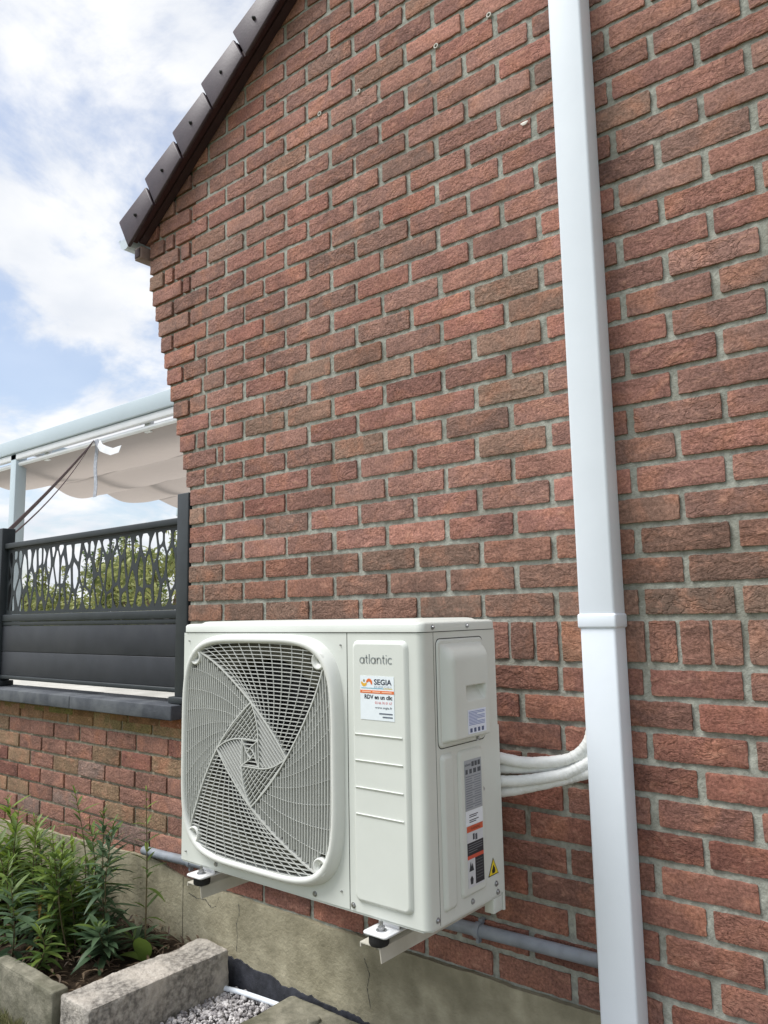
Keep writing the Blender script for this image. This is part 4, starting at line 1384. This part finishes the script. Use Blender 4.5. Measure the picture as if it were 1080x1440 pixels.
for z in (-0.5065, -0.5115, -0.5165, -0.5215):
    plate('label_print', flat(120, 122, 128), -0.342, -0.342 + (0.058 if z > -.52 else 0.036), z - .0007, z + .0006, XLb + .0008, wr, .0003)
wp(flat(204, 84, 60), -0.3455, -0.2795, -0.5365, -0.5285)
wp(flat(34, 34, 38), -0.3155, -0.2795, -0.593, -0.5365)
for q in range(7):
    z = -0.543 - 0.0065 * q
    plate('label_print', flat(92, 94, 98), -0.312, -0.284, z - .0008, z + .0006, XLb + .0008, wr, .0003)
m = MB()
m.add([(XLb + .0009, a, b) for a, b in ((-0.341, -0.562), (-0.337, -0.548), (-0.334, -0.541), (-0.331, -0.553), (-0.327, -0.545), (-0.322, -0.562))], [tuple(range(6))])
m.add([(XLb + .0009, a, b) for a, b in ((-0.336, -0.590), (-0.338, -0.578), (-0.331, -0.572), (-0.325, -0.580), (-0.327, -0.590))], [tuple(range(5))])
m.build('label_print', flat(40, 42, 48), wr, fix=False)
# yellow flame triangle
def tri(c, r, x, col, parent, name):
    m = MB(); m.prism([(x, c[0], c[1] + r * 1.12), (x, c[0] + r, c[1] - r * 0.62), (x, c[0] - r, c[1] - r * 0.62)], (0.0004, 0, 0))
    return m.build(name, col, parent)
tt = tri((-0.2295, -0.5845), 0.0225, XS + .0004, flat(26, 26, 22), unit, 'flame_label')
tri((-0.2295, -0.5845), 0.0190, XS + .0009, flat(232, 206, 40), tt, 'label_print')
m = MB(); m.add([(XS + .0015, -0.2295 + a, -0.5865 + b) for a, b in ((-0.0060, -0.007), (-0.0078, 0.0), (-0.004, 0.004), (-0.003, 0.009), (0.001, 0.012), (0.003, 0.006), (0.0055, 0.005), (0.0070, -0.002), (0.005, -0.007))], [tuple(range(9))])
m.build('label_print', flat(26, 26, 22), tt, fix=False)
# screws
def screw(p, axis, r=0.0048, parent=unit):
    p = Vector(p); d = Vector(axis)
    m = MB()
    m.tube([p - d * 0.001, p + d * 0.0012], r * 1.35, 14)
    m.tube([p + d * 0.0012, p + d * 0.0045], [r, r * 0.8], 6)
    return m.build('screw', M['steel'], parent)
F_, S_ = (0, -1, 0), (1, 0, 0)
for x, z in ((-1.717, -0.633), (-1.353, -0.635), (-1.232, -0.635)):
    screw((x, YF, z), F_)
for x, z in ((-1.262, -0.058), (-1.267, -0.612), (-1.842, -0.052), (-1.846, -0.622)):
    screw((x, YF, z), F_, 0.0018)
for y, z in ((-0.4555, -0.632), (-0.321, -0.631), (-0.264, -0.397), (-0.284, -0.2775 ), (-0.219, -0.620), (-0.213, -0.640)):
    screw((XS + (0.004 if z > -0.28 else 0), y, z), S_)
for y in (-0.4505, -0.312):
    screw((XS + 0.0025, y, -0.018), S_, 0.0042)
box('rear_foot', M['casing'], unit, (XS - 0.030, -0.226, -0.688), (XS - 0.004, -0.187, -0.6535), 0.002)
box('rear_flange', M['casing'], unit, (XS - 0.014, -0.1855, -0.69), (XS - 0.001, -0.1775, -0.26), 0.002)

# feet with bolts
for x0, x1, yf in ((-1.174, -1.108, -0.528), (-1.799, -1.735, -0.524)):
    m = MB(); pts = rrect(x0, x1, yf, -0.40, 0.009)
    m.prism([(a, b, -0.664) for a, b in pts], (0, 0, -0.005))
    m.box((x0 + 0.004, YF + 0.012, -0.6645), (x1 - 0.004, YF + 0.016, -0.652))
    ft = m.build('foot', M['galv'], unit, 0.0012, 1)
    cx = (x0 + x1) / 2; cy = yf + 0.027
    m = MB(); m.tube([(cx, cy, -0.664), (cx, cy, -0.6622)], 0.012, 18); m.tube([(cx, cy, -0.6622), (cx, cy, -0.655)], 0.0078, 6); m.tube([(cx, cy, -0.655), (cx, cy, -0.6445)], 0.0040, 10)
    m.build('bolt', M['steel'], ft)

# ------------------------------------------------------------------ brackets and dampers
for x0, x1, yf, lab in ((-1.190, -1.139, -0.516, 'cream steel bracket arm under the label end of the outdoor unit'), (-1.817, -1.766, -0.504, 'cream steel bracket arm under the fan end of the outdoor unit')):
    b = thing('wall_bracket', lab, 'bracket', ((x0 + x1) / 2, -0.02, -0.70), 'brackets carrying the outdoor unit')
    m = MB(); t = 0.0025
    m.prism([(x0, yf, -0.693), (x1, yf, -0.693), (x1 + 0.006, yf, -0.6955), (x1 + 0.010, yf, -0.724), (x1 + 0.0075, yf, -0.724), (x1 + 0.0035, yf, -0.6975), (x1, yf, -0.6955), (x0 + t, yf, -0.6955), (x0 + t, yf, -0.703), (x0, yf, -0.703)], (0, -yf - 0.02, 0))
    m.build('arm', M['arm'], b)
    box('wall_rail', M['arm'], b, (x0, -0.0195, -0.73), (x1 + 0.003, -0.002, -0.30), 0.002)
    cx, cy = (x0 + x1) / 2 + (0.022 if x0 > -1.5 else 0.024), yf + 0.014
    cx = -1.141 if x0 > -1.5 else -1.767
    cx -= 0.006
    d = thing('rubber_damper', 'black rubber damper between foot and bracket, ' + ('label end of the unit' if x0 > -1.5 else 'fan end of the unit'), 'damper', (cx, cy, -0.6928), 'rubber dampers under the outdoor unit')
    m = MB(); m.tube([(cx, cy, -0.6928), (cx, cy, -0.689), (cx, cy, -0.674), (cx, cy, -0.6695)], [0.0205, 0.0225, 0.0225, 0.0205], 24)
    m.build('pad', M['rubber'], d)
    m = MB(); m.tube([(cx, cy, -0.6957), (cx, cy, -0.703)], 0.007, 6)
    m.build('nut', M['steel'], d)

# ------------------------------------------------------------------ insulated pipes between unit and duct
def smooth_path(pts, n=8):
    pts = [Vector(p) for p in pts]
    P = [pts[0]] + pts + [pts[-1]]
    o = []
    for i in range(1, len(P) - 2):
        for s in range(n):
            t = s / n
            o.append(0.5 * ((2 * P[i]) + (P[i + 1] - P[i - 1]) * t + (2 * P[i - 1] - 5 * P[i] + 4 * P[i + 1] - P[i + 2]) * t * t + (3 * P[i] - P[i - 1] - 3 * P[i + 1] + P[i + 2]) * t ** 3))
    o.append(P[-1])
    return o
pipes = [
    ([(-1.12, -0.160, -0.345), (-1.045, -0.155, -0.345), (-0.985, -0.120, -0.356), (-0.915, -0.070, -0.352), (-0.880, -0.050, -0.336), (-0.855, -0.040, -0.305), (-0.842, -0.036, -0.255)], 0.0150, 'topmost white wrapped pipe curving up into the duct'),
    ([(-1.12, -0.145, -0.377), (-1.045, -0.138, -0.372), (-0.985, -0.100, -0.372), (-0.915, -0.055, -0.364), (-0.880, -0.042, -0.350), (-0.845, -0.036, -0.320)], 0.0150, 'second white wrapped pipe from the top, tucked behind the topmost'),
    ([(-1.12, -0.168, -0.402), (-1.045, -0.160, -0.400), (-0.985, -0.128, -0.397), (-0.915, -0.078, -0.384), (-0.880, -0.058, -0.369), (-0.843, -0.043, -0.347)], 0.0148, 'cream wrapped pipe second from the bottom, running into the duct'),
    ([(-1.12, -0.150, -0.432), (-1.045, -0.142, -0.428), (-0.985, -0.108, -0.415), (-0.915, -0.062, -0.397), (-0.880, -0.050, -0.386), (-0.843, -0.042, -0.374)], 0.0155, 'lowest white wrapped pipe between unit and duct'),
]
for pts, r, lab in pipes:
    m = MB(); sp = smooth_path(pts, 16)
    rads = [0.93 * r * (1 + 0.06 * noise.noise(Vector((i * 0.25, r * 1000, pts[0][2] * 50))) + 0.05 * noise.noise(Vector((i * 0.8, r * 1000, pts[0][2] * 90))) - (0.045 if i % 7 == 0 else 0)) for i in range(len(sp))]
    m.tube(sp, rads, 16)
    tag(m.build('insulated_pipe', M['wrap'], None), lab, 'pipe', 'insulated pipes between unit and duct')

# ------------------------------------------------------------------ small plugs in the wall
for i, (x, z) in enumerate(((-1.074, 1.7945), (-1.269, 1.7935), (-1.594, 1.7915), (-1.780, 1.792))):
    t = thing('wall_plug', ('grey ring wall plug nearest the white duct', 'second wall plug from the duct, beside a mortar joint', 'third wall plug from the duct', 'wall plug farthest from the duct, nearest the roof edge')[i], 'wall plug', (x, -0.002, z), 'wall plugs in a row high on the gable')
    m = MB(); n = 14
    vs = [(x + r * cos(2 * pi * k / n), y, z + r * sin(2 * pi * k / n)) for r, y in ((0.0085, 0.006), (0.0085, -0.004), (0.0050, -0.004), (0.0045, 0.004)) for k in range(n)]
    m.add(vs, [(a * n + k, a * n + (k + 1) % n, (a + 1) * n + (k + 1) % n, (a + 1) * n + k) for a in range(3) for k in range(n)])
    m.build('collar', flat(170, 168, 156), t, fix=False)
    m = MB(); m.add([(x + 0.0047 * cos(2 * pi * k / n), 0.0035, z + 0.0047 * sin(2 * pi * k / n)) for k in range(n)], [tuple(range(n))])
    m.build('hole', M['dark_in'], t, fix=False)
m = MB(); m.add([(-0.972 + 0.012 * cos(a) * (1 + .2 * sin(3 * a)), -0.004 + 0.0 * a, 1.397 + 0.0055 * sin(a) + .001 * cos(2 * a)) for a in [2 * pi * k / 12 for k in range(12)]] + [(-0.972, -0.0065, 1.397)], [(k, (k + 1) % 12, 12) for k in range(12)], True)
tag(m.build('mortar_splash', flat(220, 216, 206), None), 'tiny white splash stuck on a brick left of the duct', 'splash')

# ------------------------------------------------------------------ foot of the wall: stones, gravel, bed
def rock(name, lo, hi, mat, label, cat, cuts=10, amp=0.008, bev=0.012, seed=1, skew=None, group=None):
    bm = bmesh.new()
    bmesh.ops.create_cube(bm, size=1)
    sxx, syy, szz = (hi[i] - lo[i] for i in range(3))
    for v in bm.verts:
        v.co = Vector((lo[0] + (v.co.x + .5) * sxx, lo[1] + (v.co.y + .5) * syy, lo[2] + (v.co.z + .5) * szz))
    bmesh.ops.bevel(bm, geom=bm.edges[:], offset=bev, segments=2, profile=0.6, affect='EDGES')
    bmesh.ops.triangulate(bm, faces=bm.faces)
    for _ in range(cuts):
        es = [e for e in bm.edges if e.calc_length() > max(sxx, syy, szz) / 34]
        if not es: break
        bmesh.ops.subdivide_edges(bm, edges=es, cuts=1)
        bmesh.ops.triangulate(bm, faces=bm.faces)
    bm.normal_update()
    for v in bm.verts:
        p = v.co * 9 + Vector((seed * 7, 0, 0))
        d = noise.noise(p) * 1.0 + 0.5 * noise.noise(p * 2.3) + 0.3 * noise.noise(p * 5.1) + 0.16 * noise.noise(p * 11)
        v.co += v.normal * d * amp
        if skew: v.co = skew(v.co)
    for f in bm.faces: f.smooth = True
    me = bpy.data.meshes.new(name); bm.to_mesh(me); bm.free()
    me.materials.append(mat)
    return tag(link(name, me), label, cat, group)
rock('granite_kerb', (-2.352, -0.56, GZ - 0.03), (-2.195, -0.045, -1.102), M['granite'], 'rough grey granite block lying square to the wall beside the gravel', 'stone', 9, 0.007, 0.010, 3)
rock('concrete_edging', (-2.765, -0.575, GZ - 0.05), (-2.372, -0.522, -1.098), M['concrete'], 'mossy concrete bed edging piece meeting the granite block', 'edging', 8, 0.004, 0.008, 5, group='concrete edging of the plant bed')
rock('concrete_edging', (-3.25, -0.580, GZ - 0.05), (-2.770, -0.527, -1.105), M['concrete'], 'concrete bed edging piece at the left edge of the picture', 'edging', 8, 0.004, 0.008, 6, group='concrete edging of the plant bed')
cover_ = rock('concrete_block', (-1.905, -0.42, GZ - 0.03), (-1.46, -0.030, -1.172), M['concrete'], 'flat weathered concrete block at the foot of the wall below the unit', 'block', 8, 0.004, 0.010, 9)
m = MB(); m.tube([(-1.735, -0.108, -1.18), (-1.735, -0.108, -1.1655), (-1.735, -0.108, -1.163)], [0.020, 0.020, 0.017], 20)
tag(m.build('round_cap', M['concrete'], None), 'small round cap on the flat concrete block', 'cap')
m = MB(); m.tube(smooth_path([(-2.262, -0.075, -1.222), (-2.12, -0.050, -1.219), (-1.95, -0.036, -1.217), (-1.90, -0.033, -1.215)], 6), 0.0085, 12)
tag(m.build('drain_tube', M['white_pvc'], None), 'thin pale plastic tube lying on the gravel', 'tube')
tag(MB().build('x', M['soil']) if False else sheet('gravel_bed', M['gravel_bed'], -2.20, 0.9, -0.75, -0.006, GZ - 0.006), kind='structure')
rg = random.Random(4)
gv = MB()
ico = [Vector(p).normalized() for p in ((0, 1, 1.618), (0, -1, 1.618), (0, 1, -1.618), (0, -1, -1.618), (1, 1.618, 0), (-1, 1.618, 0), (1, -1.618, 0), (-1, -1.618, 0), (1.618, 0, 1), (-1.618, 0, 1), (1.618, 0, -1), (-1.618, 0, -1))]
icf = [(0, 1, 8), (0, 8, 4), (0, 4, 5), (0, 5, 9), (0, 9, 1), (1, 6, 8), (8, 6, 10), (8, 10, 4), (4, 10, 2), (4, 2, 5), (5, 2, 11), (5, 11, 9), (9, 11, 7), (9, 7, 1), (1, 7, 6), (3, 6, 7), (3, 7, 11), (3, 11, 2), (3, 2, 10), (3, 10, 6)]
for i in range(6500):
    x, y = rg.uniform(-2.19, -1.40) if i < 5200 else rg.uniform(-1.4, 0.3), rg.uniform(-0.62, -0.02)
    s = rg.uniform(0.004, 0.0092)
    z = GZ - 0.002 + rg.random() * 0.016
    rot = Matrix.Rotation(rg.uniform(0, 6.28), 3, Vector((rg.gauss(0, 1), rg.gauss(0, 1), rg.gauss(0, 1))).normalized())
    sc3 = Vector((rg.uniform(0.8, 1.5), rg.uniform(0.7, 1.1), rg.uniform(0.5, 0.9)))
    gv.add([Vector((x, y, z)) + rot @ Vector((p.x * sc3.x, p.y * sc3.y, p.z * sc3.z)) * s * rg.uniform(0.85, 1.15) for p in ico], icf)
tag(gv.build('gravel', M['gravel'], None, fix=False), 'pale grey gravel stones at the foot of the plinth', 'gravel', kind='stuff')

# plant bed soil, uneven
m = MB(); n1_, n2_ = 60, 24
vs = []
for j in range(n2_ + 1):
    for i in range(n1_ + 1):
        x, y = -4.6 + (4.6 - 2.33) * i / n1_, -0.535 + 0.53 * j / n2_
        vs.append((x, y, -1.165 + 0.022 * noise.noise(Vector((x * 6, y * 6, 0))) + 0.012 * noise.noise(Vector((x * 19, y * 19, 4)))))
m.add(vs, [(j * (n1_ + 1) + i, j * (n1_ + 1) + i + 1, (j + 1) * (n1_ + 1) + i + 1, (j + 1) * (n1_ + 1) + i) for j in range(n2_) for i in range(n1_)], True)
tag(m.build('bed_soil', M['soil'], None, fix=False), kind='structure')

# grass blades of the worn lawn in front of the edging
gb = MB(); rgr = random.Random(9)
for i in range(9000):
    x, y = rgr.uniform(-3.4, -2.2), rgr.uniform(-0.95, -0.585)
    h = rgr.uniform(0.012, 0.045); a = rgr.uniform(0, 6.28); w = rgr.uniform(0.0008, 0.0018)
    bx, by = rgr.gauss(0, 0.018), rgr.gauss(0, 0.018)
    z = GZ - 0.013
    gb.add([(x - w * cos(a), y - w * sin(a), z), (x + w * cos(a), y + w * sin(a), z), (x + bx * .5 + w * .7 * cos(a), y + by * .5 + w * .7 * sin(a), z + h * .7), (x + bx, y + by, z + h)], [(0, 1, 2), (0, 2, 3)])
tag(gb.build('lawn_grass', M['grass'], None, fix=False), 'short dry grass of the worn lawn', 'grass', kind='stuff')

def leaf(m, base, d, L, W, droop, rnd, fold=0.25):
    """lanceolate leaf"""
    d = Vector(d).normalized()
    side = d.cross(Vector((0, 0, 1)))
    if side.length < 1e-3: side = Vector((1, 0, 0))
    side.normalize(); up = side.cross(d).normalized()
    n = 5; vs = []
    for i in range(n + 1):
        t = i / n
        p = Vector(base) + d * L * t + Vector((0, 0, -droop * L * t * t))
        w = W * (sin(pi * min(1, t * 0.93 + 0.05)) ** 0.8) * (1 - 0.25 * t) / 2
        if i == n: w = W * 0.03
        vs += [p - side * w + up * w * fold, p, p + side * w + up * w * fold]
    fs = []
    for i in range(n):
        a, b = 3 * i, 3 * i + 3
        fs += [(a, a + 1, b + 1, b), (a + 1, a + 2, b + 2, b + 1)]
    m.add(vs, fs, True)
BEDZ = -1.165
def plant(name, label, base, tip, nleaf, L, W, mats, seed, group=None, spread_=1.0, r0=0.0035, top_tuft=True, bare=0.15):
    rnd = random.Random(seed)
    b, e = Vector(base), Vector(tip)
    t = thing(name, label, 'plant', base, group)
    mid = b.lerp(e, 0.5) + Vector((rnd.uniform(-.03, .03), rnd.uniform(-.03, .03), 0))
    path = smooth_path([b, mid, e], 10)
    m = MB(); m.tube(path, [r0 * (1 - 0.7 * i / (len(path) - 1)) for i in range(len(path))], 6)
    m.build('stem', M['stem'], t, fix=False)
    mb = MB(); mf = MB()
    ang = rnd.uniform(0, 6.28)
    for i in range(nleaf):
        f = bare + (1 - bare) * i / (nleaf - 1)
        p = path[min(len(path) - 1, int(f * (len(path) - 1)))]
        ang += 2.4 + rnd.uniform(-0.5, 0.5)
        if rnd.random() < 0.12: continue
        lift = rnd.uniform(-0.05, 0.65) + 0.9 * f ** 3
        d = Vector((cos(ang), sin(ang), lift))
        size = (0.55 + 0.65 * sin(pi * min(1, f * 0.85 + 0.12))) * rnd.uniform(0.55, 1.35) * (1.0 if f < 0.88 else 0.6)
        leaf(mf if (f > 0.86 and top_tuft) else mb, p, d, L * size * spread_, W * size, rnd.uniform(0.15, 0.7) * (1 - 0.6 * f), rnd)
    mb.build('foliage', mats[0], t, fix=False)
    if mf.v: mf.build('growing_tip', mats[1], t, fix=False)
    return t
G1, G2, G3 = (M['leaf'], M['leaf_fresh']), (M['leaf_blue'], M['leaf']), (M['leaf_fresh'], M['leaf_fresh'])
plant('leafy_plant', 'tall single stem with sparse leaves close to the outdoor unit', (-2.50, -0.17, BEDZ), (-2.525, -0.16, -0.605), 34, 0.062, 0.011, G1, 1, bare=0.25)
plant('leafy_plant', 'tallest bright-tipped stem in the middle of the plant bed', (-2.83, -0.24, BEDZ), (-2.875, -0.24, -0.630), 52, 0.085, 0.015, G1, 2)
plant('leafy_plant', 'dense bushy dark green stem rising before the low wall', (-2.62, -0.25, BEDZ), (-2.652, -0.25, -0.672), 120, 0.085, 0.014, G2, 3, bare=0.1)
plant('leafy_plant', 'second dark bushy stem leaning beside the dense one', (-2.585, -0.24, BEDZ), (-2.582, -0.25, -0.70), 100, 0.080, 0.014, G2, 4, bare=0.1)
plant('leafy_plant', 'slim pointed stem standing before the plastered wall foot', (-3.10, -0.24, BEDZ), (-3.165, -0.24, -0.775), 44, 0.08, 0.014, G1, 5)
plant('leafy_plant', 'small slim stem just right of the pointed stem', (-2.95, -0.25, BEDZ), (-3.03, -0.25, -0.83), 36, 0.075, 0.013, G1, 6)
plant('leafy_plant', 'yellow-tipped stem in front of the tallest stem', (-2.70, -0.34, BEDZ), (-2.745, -0.35, -0.775), 56, 0.085, 0.016, G1, 7)
plant('leafy_plant', 'bright-tipped stem low in the centre of the bed', (-2.76, -0.38, BEDZ), (-2.79, -0.38, -0.82), 56, 0.09, 0.017, G1, 8)
rp3 = random.Random(77)
for i in range(52):
    y = rp3.uniform(-0.50, -0.10)
    x = rp3.uniform(-3.9, -2.50 - 0.15 * (y < -0.3))
    h = rp3.uniform(0.16, 0.40) * (1.1 if x < -2.75 else 0.85) * (0.75 if y < -0.38 else 1)
    if x > -2.62: h *= 0.45
    gi = (0, 1, 2, 2, 1, 0, 3)[rp3.randrange(7)]
    tone = ('green', 'mid green', 'bluish green', 'yellow-green')[gi]
    place = ('at the left bed end' if x < -3.25 else ('in mid bed' if x < -2.8 else 'near the granite block'))
    depth = ('close to the wall' if y > -0.24 else ('along the concrete edging' if y < -0.38 else 'half way back'))
    plant('leafy_plant', 'short %s leafy stem %s, %s' % (tone, place, depth), (x, y, BEDZ), (x + rp3.uniform(-.10, .10), y + rp3.uniform(-.10, .04), BEDZ + h), rp3.randrange(40, 76), rp3.uniform(0.06, 0.11), rp3.uniform(0.012, 0.024), (G1, G1, G2, G3)[gi], 100 + i, 'short leafy stems crowded in the plant bed', bare=0.02)
# broad leaves at the right end of the bed
t = thing('broadleaf_plant', 'broad oval green leaf standing behind the granite block', 'plant', (-2.44, -0.19, BEDZ))
for L, W, d, dr in ((0.15, 0.075, (0.25, -0.35, 1.0), 0.25), (0.11, 0.05, (-0.7, -0.5, 0.6), 0.4), (0.10, 0.045, (0.8, -0.2, 0.5), 0.5)):
    m = MB(); leaf(m, (-2.455, -0.20, BEDZ + 0.01), d, L, W, dr, random, 0.15)
    m.build('leaf', M['leaf'], t, fix=False)
# drooping yellowed leaves and litter on the bed
lt = MB(); rlt = random.Random(31)
for i in range(900):
    p = (rlt.uniform(-3.9, -2.36), rlt.uniform(-0.52, -0.02), BEDZ + rlt.uniform(0.0, 0.05))
    a = rlt.uniform(0, 6.28)
    leaf(lt, p, (cos(a), sin(a), rlt.uniform(-0.3, 0.6)), rlt.uniform(0.02, 0.06), rlt.uniform(0.005, 0.012), 0.4, rlt)
tag(lt.build('leaf_litter', M['leaf_litter'], None, fix=False), 'dead leaves and twigs on the bed soil', 'leaf litter', kind='stuff')
t = thing('withered_plant', 'withered stem with orange-brown leaves among the green plants', 'plant', (-2.86, -0.36, BEDZ))
m = MB(); m.tube([(-2.86, -0.36, BEDZ), (-2.88, -0.37, -0.98)], [0.003, 0.0015], 6)
m.build('stem', M['stem'], t)
m = MB()
for i in range(16):
    a = rlt.uniform(0, 6.28)
    leaf(m, (-2.86 - 0.02 * i / 16, -0.36, BEDZ + 0.19 * i / 16), (cos(a), sin(a), 0.3), 0.07, 0.013, 0.7, rlt)
m.build('foliage', M['leaf_dry'], t, fix=False)
